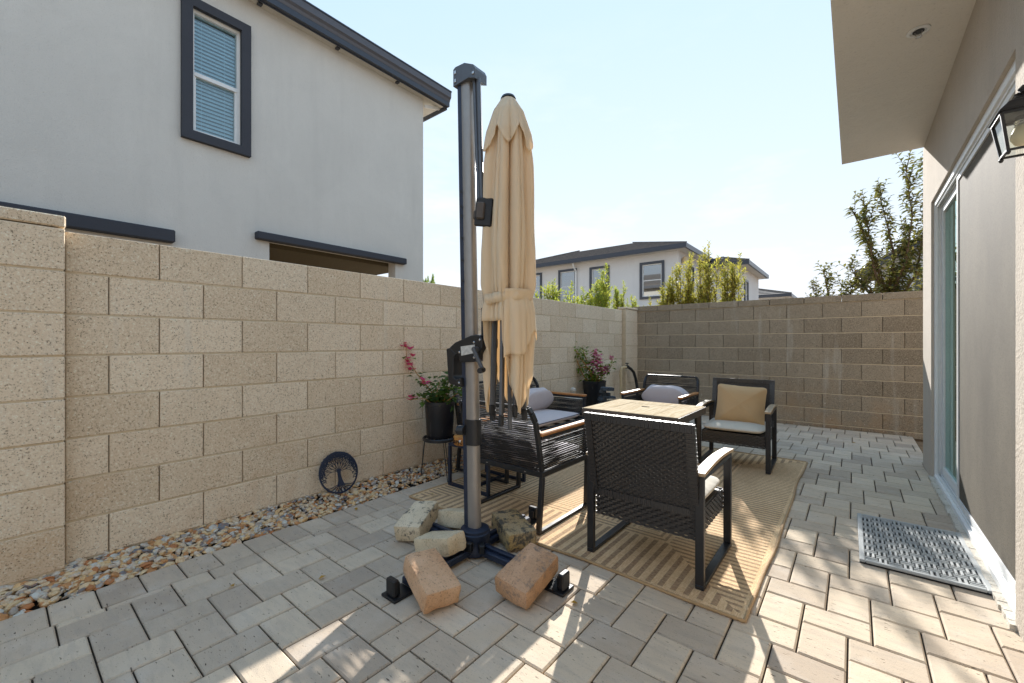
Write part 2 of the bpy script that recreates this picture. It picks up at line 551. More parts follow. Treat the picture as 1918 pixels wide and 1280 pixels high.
_c = t.mix(lin(24, 26, 32), lin(150, 152, 154), t.math('MULTIPLY', t.ramp(_st, [(0.62, 0.0), (0.70, 1.0)]), t.ramp(t.noise(_v, 9, 2), [(0.5, 0.0), (0.6, 0.6)])))
M['pot'] = t.finish(_c, 0.38, 0, None, 0.5)
M['potting'] = simple('potting_soil', lin(58, 44, 34), 0.95, var=0.3, bump=0.5)
M['bark'] = simple('grey_brown_bark', lin(110, 88, 66), 0.9, var=0.3, scale=40, bump=0.5)
M['stem'] = simple('tan_stem', lin(176, 132, 78), 0.8, var=0.25, scale=60)
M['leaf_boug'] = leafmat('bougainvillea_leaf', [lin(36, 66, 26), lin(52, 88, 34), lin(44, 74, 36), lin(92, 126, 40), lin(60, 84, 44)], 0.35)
M['leaf_boug_bright'] = leafmat('bougainvillea_leaf_bright', [lin(60, 96, 34), lin(112, 146, 44), lin(84, 120, 40), lin(142, 164, 60), lin(50, 78, 36)], 0.45)  # brighter, yellower set of leaf greens
M['bract_magenta'] = leafmat('magenta_bract', [lin(218, 30, 132), lin(232, 70, 160), lin(204, 24, 100), lin(222, 44, 142)], 0.45)
M['bract_pink'] = leafmat('pink_bract', [lin(214, 92, 156), lin(226, 130, 178), lin(204, 70, 140), lin(232, 160, 196)], 0.45)
M['leaf_shrub'] = leafmat('oleander_leaf', [lin(108, 128, 30), lin(150, 160, 44), lin(84, 112, 30), lin(176, 172, 60), lin(128, 146, 40)], 0.55)
M['leaf_shrub_gold'] = leafmat('golden_shrub_leaf', [lin(128, 130, 40), lin(172, 160, 56), lin(96, 106, 36), lin(186, 168, 78), lin(120, 112, 44)], 0.5)
M['leaf_tree'] = leafmat('drooping_tree_leaf', [lin(84, 84, 40), lin(110, 104, 50), lin(62, 76, 38), lin(124, 108, 60), lin(88, 104, 46)], 0.25)
M['leaf_dry'] = leafmat('dry_leaf', [lin(196, 160, 50), lin(150, 104, 50)], 0.2)
M['slate'] = stone_mat('blue_grey_slate', lin(92, 100, 108), lin(72, 78, 84), lin(54, 58, 64))
M['white_stone'] = stone_mat('white_cast_stone', lin(206, 200, 188), lin(188, 180, 166), lin(160, 150, 136), 0.62)
M['terracotta'] = simple('terracotta', lin(182, 104, 66), 0.75, var=0.2)
M['pvc'] = simple('tan_pipe', lin(206, 182, 142), 0.6, var=0.1)
M['slice_wood'] = wood('log_slice', lin(206, 148, 78), lin(160, 98, 44), (14, 14, 4), 0.55)
M['ink'] = simple('burnt_lettering', lin(38, 26, 20), 0.8)
M['red_paint'] = simple('red_and_white_glaze', lin(176, 54, 46), 0.4, var=0.4, scale=60)
M['label'] = simple('silver_label', lin(206, 204, 198), 0.35, var=0.35, scale=60)
M['bulb'] = simple('frosted_bulb', lin(226, 212, 176), 0.35, var=0.02)
M['block_terra'] = stone_mat('terracotta_block', lin(216, 180, 146), lin(198, 154, 116), lin(164, 128, 100), 0.58)
M['block_rust'] = stone_mat('rusty_block', lin(200, 162, 130), lin(180, 140, 104), lin(138, 120, 106), 0.53)
M['block_char'] = stone_mat('charcoal_ochre_block', lin(168, 150, 120), lin(190, 160, 106), lin(72, 74, 74), 0.47)
M['block_soot'] = stone_mat('cream_and_black_block', lin(222, 206, 178), lin(204, 184, 152), lin(58, 60, 64), 0.535)
M['block_cream'] = stone_mat('cream_block', lin(222, 206, 176), lin(206, 184, 148), lin(168, 140, 104), 0.60)

# ------------------------------------------------------------------ mesh helpers
class MB:
    def __init__(self):
        self.v = []
        self.f = []

    def add(self, verts, faces):
        o = len(self.v)
        self.v += [tuple(p) for p in verts]
        self.f += [tuple(i + o for i in q) for q in faces]

    def box(self, c, s, rot=None, ch=0.0):
        hx, hy, hz = s[0] / 2, s[1] / 2, s[2] / 2
        c = Vector(c)
        R = rot.to_3x3() if rot is not None else None
        pts, fcs = [], []
        if ch <= 0:
            for sx in (-1, 1):
                for sy in (-1, 1):
                    for sz in (-1, 1):
                        pts.append(Vector((sx * hx, sy * hy, sz * hz)))
            fcs = [(0, 1, 3, 2), (4, 6, 7, 5), (0, 4, 5, 1), (2, 3, 7, 6), (0, 2, 6, 4), (1, 5, 7, 3)]
        else:
            ch = min(ch, hx * .9, hy * .9, hz * .9)
            ix = {}
            for sx in (-1, 1):
                for sy in (-1, 1):
                    for sz in (-1, 1):
                        ix[(sx, sy, sz)] = len(pts)
                        pts.append(Vector((sx * hx, sy * (hy - ch), sz * (hz - ch))))
                        pts.append(Vector((sx * (hx - ch), sy * hy, sz * (hz - ch))))
                        pts.append(Vector((sx * (hx - ch), sy * (hy - ch), sz * hz)))
            for a in range(3):
                b, d = (a + 1) % 3, (a + 2) % 3
                for s_ in (-1, 1):
                    q = []
                    for sb, sd in ((-1, -1), (1, -1), (1, 1), (-1, 1)):
                        k = [0, 0, 0]
                        k[a], k[b], k[d] = s_, sb, sd
                        q.append(ix[tuple(k)] + a)
                    fcs.append(tuple(q if s_ > 0 else q[::-1]))
                for sb in (-1, 1):
                    for sd in (-1, 1):
                        k0 = [0, 0, 0]
                        k1 = [0, 0, 0]
                        k0[a], k0[b], k0[d] = -1, sb, sd
                        k1[a], k1[b], k1[d] = 1, sb, sd
                        i0, i1 = ix[tuple(k0)], ix[tuple(k1)]
                        q = (i0 + b, i1 + b, i1 + d, i0 + d)
                        fcs.append(q if sb * sd < 0 else q[::-1])
            for k, i in ix.items():
                q = (i, i + 1, i + 2)
                fcs.append(q if k[0] * k[1] * k[2] > 0 else q[::-1])
        if R is not None:
            pts = [R @ p for p in pts]
        self.add([p + c for p in pts], fcs)
        return self

    def lohi(self, lo, hi, ch=0.0):
        return self.box([(a + b) / 2 for a, b in zip(lo, hi)], [b - a for a, b in zip(lo, hi)], None, ch)

    def beam(self, a, b, w, h, up=(0, 0, 1), ch=0.0):
        a, b = Vector(a), Vector(b)
        d = b - a
        L = d.length
        z = d.normalized()
        u = Vector(up)
        if abs(z.dot(u)) > 0.98:
            u = Vector((0, 1, 0))
        x = u.cross(z).normalized()
        y = z.cross(x)
        R = Matrix((x, y, z)).transposed()
        return self.box((a + b) / 2, (w, h, L), R, ch)

    def tube(self, pts, r, n=6, caps=True, closed=False):
        pts = [Vector(p) for p in pts]
        rs = r if isinstance(r, (list, tuple)) else [r] * len(pts)
        rings = []
        prev = None
        N = len(pts)
        for i, p in enumerate(pts):
            if closed:
                t = (pts[(i + 1) % N] - pts[i - 1]).normalized()
            else:
                t = (pts[min(i + 1, N - 1)] - pts[max(i - 1, 0)])
                t = t.normalized() if t.length > 1e-9 else Vector((0, 0, 1))
            if prev is None:
                u = Vector((0, 0, 1)) if abs(t.z) < 0.9 else Vector((1, 0, 0))
                x = u.cross(t).normalized()
            else:
                x = (prev - t * prev.dot(t)).normalized()
            prev = x
            y = t.cross(x)
            rings.append([p + x * math.cos(2 * PI * k / n) * rs[i] + y * math.sin(2 * PI * k / n) * rs[i] for k in range(n)])
        o = len(self.v)
        for rg in rings:
            self.v += [tuple(q) for q in rg]
        for i in range(N if closed else N - 1):
            a, b = o + i * n, o + ((i + 1) % N) * n
            for k in range(n):
                k2 = (k + 1) % n
                self.f.append((a + k, a + k2, b + k2, b + k))
        if caps and not closed:
            self.f.append(tuple(o + k for k in range(n))[::-1])
            self.f.append(tuple(o + (N - 1) * n + k for k in range(n)))
        return self

    def lathe(self, prof, c=(0, 0, 0), n=24, capb=True, capt=True):
        o = len(self.v)
        for r, z in prof:
            for k in range(n):
                a = 2 * PI * k / n
                self.v.append((c[0] + r * math.cos(a), c[1] + r * math.sin(a), c[2] + z))
        for i in range(len(prof) - 1):
            for k in range(n):
                k2 = (k + 1) % n
                self.f.append((o + i * n + k, o + i * n + k2, o + (i + 1) * n + k2, o + (i + 1) * n + k))
        if capb:
            self.f.append(tuple(o + k for k in range(n))[::-1])
        if capt:
            self.f.append(tuple(o + (len(prof) - 1) * n + k for k in range(n)))
        return self

    def prism(self, poly, axis, lo, hi):
        """extrude a 2D polygon along an axis: axis 0 -> poly is (y,z), 1 -> (x,z), 2 -> (x,y)"""
        n = len(poly)
        def p3(p, d):
            return {0: (d, p[0], p[1]), 1: (p[0], d, p[1]), 2: (p[0], p[1], d)}[axis]
        v = [p3(p, lo) for p in poly] + [p3(p, hi) for p in poly]
        f = [tuple(range(n))[::-1], tuple(range(n, 2 * n))]
        for i in range(n):
            j = (i + 1) % n
            f.append((i, j, n + j, n + i))
        self.add(v, f)
        return self

    def leaf(self, p, d, up, L, W, fold=0.25, droop=0.0):
        """a pointed leaf of four triangles folded on its midrib"""
        d = d.normalized()
        s = d.cross(up)
        if s.length < 1e-4:
            s = d.cross(Vector((1, 0.3, 0)))
        s = s.normalized()
        n = s.cross(d)
        m = p + d * L * 0.45 - Vector((0, 0, droop * L * 0.3))
        t = p + d * L - Vector((0, 0, droop * L))
        a = m + s * W / 2 + n * W * fold
        b = m - s * W / 2 + n * W * fold
        self.add([p, a, t, b, m], [(0, 1, 4), (4, 1, 2), (0, 4, 3), (4, 2, 3)])

    def mesh(self, name, mat=None, smooth=False):
        me = bpy.data.meshes.new(name)
        me.from_pydata(self.v, [], self.f)
        me.update()
        if mat:
            me.materials.append(mat)
        if smooth:
            me.polygons.foreach_set('use_smooth', [True] * len(me.polygons))
        return me

    def build(self, name, mat, parent=None, smooth=False, kind=None, label=None):
        o = link(name, self.mesh(name, mat, smooth), parent)
        if smooth == 'auto':
            auto_smooth(o)
        if kind:
            o['kind'] = kind
        if label:
            o['label'] = label
        return o


def auto_smooth(o, ang=35):
    me = o.data
    me.polygons.foreach_set('use_smooth', [True] * len(me.polygons))
    me.set_sharp_from_angle(angle=math.radians(ang))


def link(name, data, parent=None):
    o = bpy.data.objects.new(name, data)
    COL.objects.link(o)
    if parent is not None:
        o.parent = parent
    return o


def tag(o, label, cat, group=None):
    o['label'] = label
    o['category'] = cat
    if group:
        o['group'] = group
    return o


def thing(name, label, cat, loc=(0, 0, 0), rotz=0.0, group=None):
    o = bpy.data.objects.new(name, None)
    o.empty_display_size = 0.1
    COL.objects.link(o)
    o.location = loc
    o.rotation_euler = (0, 0, rotz)
    return tag(o, label, cat, group)


def copy_tree(o, parent=None):
    c = o.copy()
    COL.objects.link(c)
    c.parent = parent
    for ch in list(o.children):
        copy_tree(ch, c)
    return c


# ================================================================== SETTING
R = random.Random(11)

# ground sheet out to the horizon
g = MB()
g.add([(-900, -900, -0.06), (900, -900, -0.06), (900, 900, -0.06), (-900, 900, -0.06)], [(0, 1, 2, 3)])
o = g.build('ground', M['soil'])
o['kind'] = 'structure'

# ---- patio of 2:3 pavers in a herringbone, a header course along the gravel
U = 0.0741
AX, AY = -0.093, 2.232          # one corner of an upright paver
BX = -2.505                     # inner edge of the header course
GX = -2.712                     # outer edge of the header course
patio = MB().lohi((GX + 0.004, -1.6, -0.055), (0.555, 7.02, -0.012)).build('patio', M['joint'])
patio['kind'] = 'structure'


def paver_mesh(sx, sy, seed):
    r = random.Random(seed)
    gap, ch = 0.0060, 0.0055
    hx, hy = sx / 2 - gap / 2, sy / 2 - gap / 2
    tx, ty, dz = r.uniform(-.006, .006), r.uniform(-.006, .006), r.uniform(-.0012, .0012)
    top = lambda x, y: dz + x * tx + y * ty
    v, f = [], []
    rings = [(hx, hy, -0.03, 0), (hx, hy, -ch, 1), (hx - ch, hy - ch, 0, 1)]
    for a, b, z, s in rings:
        for x, y in ((-a, -b), (a, -b), (a, b), (-a, b)):
            v.append((x, y, z + s * top(x, y)))
    for i in range(2):
        for k in range(4):
            k2 = (k + 1) % 4
            f.append((i * 4 + k, i * 4 + k2, i * 4 + 4 + k2, i * 4 + 4 + k))
    f.append((8, 9, 10, 11))
    return v, f


def scr_size(x, y):
    s_, c_ = math.sin(.6822), math.cos(.6822)
    zc = -x * s_ + y * c_
    xc = x * c_ + y * s_
    if zc < 0.35:
        return -1
    u_, v_ = 512 + 421 * xc / zc, 341 + 421 * EYE / zc
    if u_ < -80 or u_ > 1104 or v_ > 760:
        return -1
    return 1 / zc


cells = []
for i in range(-60, 60):
    for j in range(-40, 40):
        ux, uy = 2 * i + 3 * j, -2 * i + 3 * j
        cells.append((AX + ux * U, AY + uy * U, 2 * U, 3 * U))
        cells.append((AX + ux * U, AY + (uy + 3) * U, 3 * U, 2 * U))
full, clipped = [], []
X0, X1, Y0, Y1 = BX + 0.002, 0.552, -1.3, 7.01
for x, y, a, b in cells:
    x0, x1, y0, y1 = max(x, X0), min(x + a, X1), max(y, Y0), min(y + b, Y1)
    if x1 - x0 < 0.015 or y1 - y0 < 0.015:
        continue
    it = ((x0 + x1) / 2, (y0 + y1) / 2, x1 - x0, y1 - y0)
    full.append((scr_size(it[0], it[1]), it))
k = -9
while True:
    y = 0.896 + k * 0.1503
    k += 1
    if y > 6.95:
        break
    full.append((scr_size((GX + BX) / 2, y - 0.075), ((GX + BX) / 2, y - 0.075, BX - GX, 0.1503)))
full.sort(key=lambda q: -q[0])
pcache = {}
rest = MB()
for n_, (sc_, (x, y, a, b)) in enumerate(full):
    seed = R.randrange(6)
    key = (round(a, 3), round(b, 3), seed)
    if n_ < 300:
        if key not in pcache:
            m_ = MB()
            m_.add(*paver_mesh(a, b, seed))
            pcache[key] = m_.mesh('paver', M['paver'])
        o = link('paver', pcache[key], patio)
        o.location = (x, y, 0)
    else:
        v, f = paver_mesh(a, b, n_)
        rest.add([(p[0] + x, p[1] + y, p[2]) for p in v], f)
rest.build('distant_pavers', M['paver'], patio, kind='stuff')

# ---- gravel strip along the wall
ICO = None


def ico():
    t = (1 + 5 ** .5) / 2
    v = [(-1, t, 0), (1, t, 0), (-1, -t, 0), (1, -t, 0), (0, -1, t), (0, 1, t), (0, -1, -t), (0, 1, -t), (t, 0, -1), (t, 0, 1), (-t, 0, -1), (-t, 0, 1)]
    f = [(0, 11, 5), (0, 5, 1), (0, 1, 7), (0, 7, 10), (0, 10, 11), (1, 5, 9), (5, 11, 4), (11, 10, 2), (10, 7, 6), (7, 1, 8),
         (3, 9, 4), (3, 4, 2), (3, 2, 6), (3, 6, 8), (3, 8, 9), (4, 9, 5), (2, 4, 11), (6, 2, 10), (8, 6, 7), (9, 8, 1)]
    return [Vector(p).normalized() for p in v], f


def ico2():
    v, f = ico()
    v = list(v)
    cache, nf = {}, []
    def mid(a, b):
        k_ = (min(a, b), max(a, b))
        if k_ not in cache:
            cache[k_] = len(v)
            v.append(((v[a] + v[b]) / 2).normalized())
        return cache[k_]
    for a, b, c in f:
        ab, bc, ca = mid(a, b), mid(b, c), mid(c, a)
        nf += [(a, ab, ca), (b, bc, ab), (c, ca, bc), (ab, bc, ca)]
    return v, nf


I1, I2 = ico(), ico2()


def pebble(mb, c, s, r, base):
    bv, bf = base
    rot = Euler((r.uniform(-.5, .5), r.uniform(-.5, .5), r.uniform(0, 6.28))).to_matrix()
    a, b, h = s * r.uniform(.75, 1.25), s * r.uniform(.55, .95), s * r.uniform(.3, .6)
    # cut some flat facets so that it reads as a broken stone
    pl = [(Vector((r.gauss(0, 1), r.gauss(0, 1), r.gauss(0, 1))).normalized(), r.uniform(.55, .85)) for _ in range(5)]
    out = []
    for p in bv:
        q = p.copy()
        for n, d in pl:
            e = q.dot(n) - d
            if e > 0:
                q -= n * e
        q = rot @ Vector((q.x * a, q.y * b, q.z * h))
        out.append((c[0] + q.x, c[1] + q.y, c[2] + q.z))
    mb.add(out, bf)


WX = -2.979                     # face of the left wall
grav = MB()
base_h = lambda x: 0.0 + 0.055 * min(1, max(0, (GX - x) / (GX - WX))) ** 0.8
for layer, cnt in ((0, 2100), (1, 2700), (2, 1900)):
    for _ in range(cnt):
        y = -0.35 + 7.0 * R.random() ** 1.25
        x = R.uniform(WX + 0.004, GX - 0.004)
        s = R.uniform(.011, .024) * (1.15 if y < 1.2 else 1)
        pebble(grav, (x, y, base_h(x) - 0.012 + layer * 0.008), s, R, I2 if y < 2.0 else I1)
gb = MB()
gb.add([(WX + .001, -1.6, .03), (GX + .003, -1.6, -.022), (GX + .003, 7.02, -.022), (WX + .001, 7.02, .03)], [(0, 1, 2, 3)])
o = gb.build('gravel_bed', M['joint'])  # dark bed colour stands for the shadow between the stones
o['kind'] = 'structure'
o = grav.build('gravel', M['gravel'])
o['kind'] = 'stuff'
o['label'] = 'broken river gravel strip between the block wall and the pavers'

# ---- block walls
TOP = 1.6815
MOD, CRS = 0.4064, 0.2032
bcache = {}


def block_mesh(length, height, depth, seed, axis, mat):
    key = (round(length, 3), round(height, 3), round(depth, 3), seed, axis, mat.name)
    if key not in bcache:
        r = random.Random(seed * 7 + 1)
        m_ = MB()
        j = r.uniform(-.0015, .0015)
        if axis == 'y':
            m_.box((j, 0, 0), (depth, length, height), Euler((0, r.uniform(-.004, .004), r.uniform(-.003, .003))).to_matrix(), 0.0035)
        else:
            m_.box((0, j, 0), (length, depth, height), Euler((r.uniform(-.004, .004), 0, r.uniform(-.003, .003))).to_matrix(), 0.0035)
        bcache[key] = m_.mesh('block', mat)
    return bcache[key]


def put_block(parent, loc, length, height, depth, axis, mat):
    o = link('block', block_mesh(length, height, depth, R.randrange(6), axis, mat), parent)
    o.location = loc
    return o


wall = thing('block_wall', 'long tan concrete block wall beside the gravel strip, plants and loveseat', 'wall', (WX, 3.2, 0))
WY = 3.2
MB().lohi((-0.2, -5.2, -0.3), (-0.014, 3.32, TOP - 0.003)).build('mortar_body', M['mortar_dark'], wall)
m_ = MB()
for row in range(1, 9):
    m_.lohi((-0.0138, -5.2, TOP - CRS * row - 0.006), (-0.001, 3.32, TOP - CRS * row + 0.0045))
m_.build('bed_joints', M['mortar'], wall, kind='stuff')
for row in range(8):
    zc = TOP - CRS * row - CRS / 2
    y0 = 0.579 - (MOD / 2 if row % 2 else 0)
    k = -6
    while True:
        a, b = y0 + k * MOD, y0 + (k + 1) * MOD
        k += 1
        if a > 6.54:
            break
        if b < -1.9:
            continue
        if -0.19 < a and b < 0.215:
            continue
        for lo, hi in ((a, min(b, -0.19)), (max(a, 0.219), min(b, 6.545))):
            if a < lo - 1e-6 and hi > lo and False:
                continue
            if hi - lo > 0.03:
                put_block(wall, (-0.018, (lo + hi) / 2 - WY, zc - (0.0 if row else 0)), hi - lo - 0.0045, CRS - 0.009, 0.04, 'y', M['cmu'])

pil = thing('block_pillar', 'tan block pillar with a thin cap, rising above the wall at the left edge', 'pillar', (WX, 0.014, 0))
MB().lohi((-0.2, -0.199, -0.3), (0.053, 0.197, TOP - 0.003)).build('mortar_body', M['mortar'], pil)
for row in range(8):
    put_block(pil, (0.036, 0, TOP - CRS * row - CRS / 2), 0.404, CRS - 0.009, 0.044, 'y', M['cmu'])
MB().box((-0.075, 0, TOP + 0.0305), (0.268, 0.41, 0.055), None, 0.006).build('cap', M['cmu'], pil)

YB = 7.035
BTOP = 1.672
back = thing('block_wall', 'shaded brown block wall across the far end, topped by a thin cap course', 'wall', (-1.0, YB, 0))
MB().lohi((-1.98, 0.014, -0.3), (2.9, 0.2, BTOP - 0.003)).build('mortar_body', M['mortar_dark'], back)
m_ = MB()
for row in range(0, 9):
    m_.lohi((-1.98, 0.001, BTOP - CRS * row - 0.006), (2.9, 0.0138, BTOP - CRS * row + 0.0045))
m_.build('bed_joints', M['mortar'], back, kind='stuff')
for row in range(9):
    z1 = BTOP - CRS * row
    zc, hh = z1 - CRS / 2, CRS
    if row == 8:
        zc, hh = z1 - 0.04, 0.08
    x0 = -2.773 + (MOD / 2 if row % 2 else 0)
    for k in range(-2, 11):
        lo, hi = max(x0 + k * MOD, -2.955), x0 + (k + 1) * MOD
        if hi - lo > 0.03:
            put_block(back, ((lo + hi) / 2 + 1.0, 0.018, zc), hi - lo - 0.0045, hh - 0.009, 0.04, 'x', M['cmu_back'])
for k in range(-1, 11):
    lo = -2.57 + k * MOD
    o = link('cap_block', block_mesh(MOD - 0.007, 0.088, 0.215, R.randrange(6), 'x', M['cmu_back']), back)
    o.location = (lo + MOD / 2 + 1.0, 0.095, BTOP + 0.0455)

cpil = thing('block_pillar', 'narrow block pilaster in the corner where the two walls meet', 'pillar', (WX, 6.80, 0))
MB().lohi((-0.2, -0.245, -0.3), (0.063, 0.226, TOP + 0.004)).build('mortar_body', M['mortar'], cpil)
for row in range(8):
    put_block(cpil, (0.05, -0.005, TOP - CRS * row - CRS / 2 + 0.012), 0.475, CRS - 0.008, 0.034, 'y', M['cmu'])
MB().box((0.0, -0.005, TOP + 0.03), (0.16, 0.49, 0.03), None, 0.004).build('cap', M['cmu'], cpil)

# ---- neighbouring house on the left (side wall faces the patio)
NX, NY = -6.0, 4.86
nh = thing('neighbor_house', 'two storey grey stucco house rising behind the left block wall', 'house', (NX, NY, 0))
EV = 5.50
wmb = MB()
# side wall with openings cut out (built from slabs), local y negative towards the camera
oy0, oy1, oz0, oz1 = -2.56, -0.59, 1.0, 2.50       # porch opening
wy0, wy1, wz0, wz1 = -3.40, -2.90, 3.60, 5.045     # upstairs window hole
wmb.lohi((-0.2, -12, 0), (0, wy0, EV))
wmb.lohi((-0.2, wy1, 2.5), (0, 0, EV))
wmb.lohi((-0.2, wy0, 0), (0, wy1, wz0))
wmb.lohi((-0.2, wy0, wz1), (0, wy1, EV))
wmb.lohi((-0.2, wy1, 0), (0, oy0, 2.5))
wmb.lohi((-0.2, oy1, 0), (0, 0, 2.5))
wmb.lohi((-0.2, oy0, 0), (0, oy1, oz0))
# far end wall with its porch opening, rear bulk
wmb.lohi((-1.4, -0.2, 2.5), (-0.203, 0, EV))
wmb.lohi((-9, -0.2, 0), (-2.4, 0, 2.5))
wmb.lohi((-9, -0.2, 2.503), (-1.403, 0, EV))
wmb.lohi((-9, -12, 0), (-3.6, -0.203, EV - 0.01))
# porch ceiling and the back wall of the porch
wmb.build('wall', M['stucco_grey'], nh)
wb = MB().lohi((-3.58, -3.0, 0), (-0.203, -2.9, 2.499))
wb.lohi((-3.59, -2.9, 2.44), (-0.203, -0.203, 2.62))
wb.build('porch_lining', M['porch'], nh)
ln = MB().box((0.03, -1.575, 2.52), (0.12, 2.32, 0.10), None, 0.012)
ln.build('porch_lintel', M['trim'], nh)
MB().box((-1.9, -0.08, 2.50), (1.0, 0.12, 0.11), None, 0.01).build('porch_lintel', M['trim'], nh)
MB().box((0.03, -4.5, 2.33), (0.12, 1.86, 0.14), None, 0.012).build('window_lintel', M['trim'], nh)
# upstairs window
win = MB()
t_ = 0.105
for lo, hi in (((0.0, wy0 - t_, wz0 - t_), (0.06, wy0, wz1 + t_)), ((0.0, wy1, wz0 - t_), (0.06, wy1 + t_, wz1 + t_)),
               ((0.0, wy0, wz0 - t_), (0.06, wy1, wz0)), ((0.0, wy0, wz1), (0.06, wy1, wz1 + t_))):
    win.lohi(lo, hi)
wobj = win.build('window', M['trim'], nh)
fr = MB()
zm = 4.30
e = 0.03
fr.lohi((-0.09, wy0, wz0), (-0.02, wy0 + e, wz1))
fr.lohi((-0.09, wy1 - e, wz0), (-0.02, wy1, wz1))
fr.lohi((-0.09, wy0 + e, wz0), (-0.02, wy1 - e, wz0 + e))
fr.lohi((-0.09, wy0 + e, wz1 - e), (-0.02, wy1 - e, wz1))
fr.lohi((-0.085, wy0 + e, zm - 0.022), (-0.017, wy1 - e, zm + 0.022))
fr.lohi((-0.08, wy0 + e, wz0 + e), (-0.03, wy0 + e + 0.018, zm - 0.022))
fr.lohi((-0.08, wy1 - e - 0.022, wz0 + e), (-0.03, wy1 - e, zm - 0.022))
fr.lohi((-0.08, wy0 + e + 0.018, wz0 + e), (-0.03, wy1 - e - 0.022, wz0 + e + 0.02))
fr.build('window_frame', M['white'], wobj)
for yy in (wy0 + 0.14, wy1 - 0.16):
    MB().box((-0.018, yy, wz0 + 0.018), (0.012, 0.05, 0.014)).build('sash_lock', M['black_plastic'], wobj)
MB().lohi((-0.062, wy0 + e, wz0 + e), (-0.056, wy1 - e, wz1 - e)).build('pane', M['glass_win'], wobj)
sb = MB()
z = wz0 + 0.04
while z < wz1 - 0.04:
    sb.box((-0.115, (wy0 + wy1) / 2, z), (0.046, wy1 - wy0 - 0.02, 0.0022), Euler((0, 0.95, 0)).to_matrix())
    z += 0.046
for yy in (wy0 + 0.12, wy1 - 0.14):
    sb.lohi((-0.098, yy - 0.001, wz0), (-0.096, yy + 0.001, wz1))
sb.build('blind_slats', M['blind'], wobj, kind='stuff')
MB().lohi((-0.199, wy0, wz0), (-0.19, wy1, wz1)).build('blind_backing', M['interior'], wobj)
# roof: soffit, fascia, gutter, hipped tile slope
OX, OY = 0.17, 0.42
MB().lohi((-9, -12, EV), (OX - 0.02, OY - 0.03, EV + 0.02)).build('soffit', M['stucco_grey'], nh)
fa = MB()
fa.lohi((OX - 0.019, -12, EV - 0.04), (OX, OY - 0.03, EV + 0.16))
fa.lohi((-9, OY - 0.029, EV - 0.07), (OX, OY, EV + 0.16))
fa.build('fascia', M['fascia'], nh)
MB().box((0.0, OY - 0.22, EV - 0.06), (0.03, 0.36, 0.05), Euler((0.3, 0, 0)).to_matrix()).build('corner_bracket', M['white'], nh)
gu = MB()
prof = [(OX + 0.002, EV + 0.05), (OX + 0.06, EV + 0.05), (OX + 0.075, EV + 0.09), (OX + 0.10, EV + 0.12), (OX + 0.105, EV + 0.215), (OX + 0.09, EV + 0.215), (OX + 0.002, EV + 0.2)]
gu.prism(prof, 1, -12, OY + 0.01)
gu.build('gutter', M['gutter_light'], nh)
lip = MB().lohi((OX + 0.075, -12, EV + 0.216), (OX + 0.115, OY + 0.012, EV + 0.236))
lip.lohi((OX + 0.002, -12, EV - 0.03), (OX + 0.058, OY + 0.008, EV + 0.049))
lip.build('gutter_lip', M['fascia'], nh)
for k in range(7):
    MB().box((OX - 0.10, -0.6 - k * 1.05, EV - 0.012), (0.06, 0.05, 0.022)).build('eave_vent', M['fascia'], nh)
rf = MB()
ex, ey = OX + 0.06, OY + 0.0
rf.add([(ex, -12, EV + .24), (ex, ey, EV + .24), (-4.2, -4.2, EV + 1.75), (-4.2, -12, EV + 1.75), (-9, ey, EV + .24), (-9, -4.2, EV + 1.75)],
       [(0, 1, 2, 3), (1, 4, 5, 2)])
rf.add([(-9, ey, EV + .165), (ex, ey, EV + .165), (ex, ey, EV + .24), (-9, ey, EV + .24)], [(0, 1, 2, 3)])
rf.build('roof', M['roof'], nh)

# ---- house beyond the back wall
FY, FX = 18.9, -5.98
bh = thing('back_house', 'pale two storey house with a grey tiled roof beyond the far block wall', 'house', (FX, FY, 0))
BE = 5.22
fwins = [(-1.62, -0.71, 3.25, 4.72), (-4.22, -3.37, 3.25, 4.8), (-6.07, -5.19, 3.25, 4.86), (-8.27, -7.37, 3.25, 4.86)]


def wall_with_holes(mb, axis, plane, thick, u0, u1, z0, z1, holes):
    """slabs around rectangular holes; axis 1: wall faces -y, u = x; axis 0: wall faces +x, u = y"""
    def put(a, b, c, d):
        if b - a < 1e-4 or d - c < 1e-4:
            return
        if axis == 1:
            mb.lohi((a, plane, c), (b, plane + thick, d))
        else:
            mb.lohi((plane - thick, a, c), (plane, b, d))
    us = sorted(holes)
    cur = u0
    for a, b, c, d in us:
        put(cur, a, z0, z1)
        put(a, b, z0, c)
        put(a, b, d, z1)
        cur = b
    put(cur, u1, z0, z1)


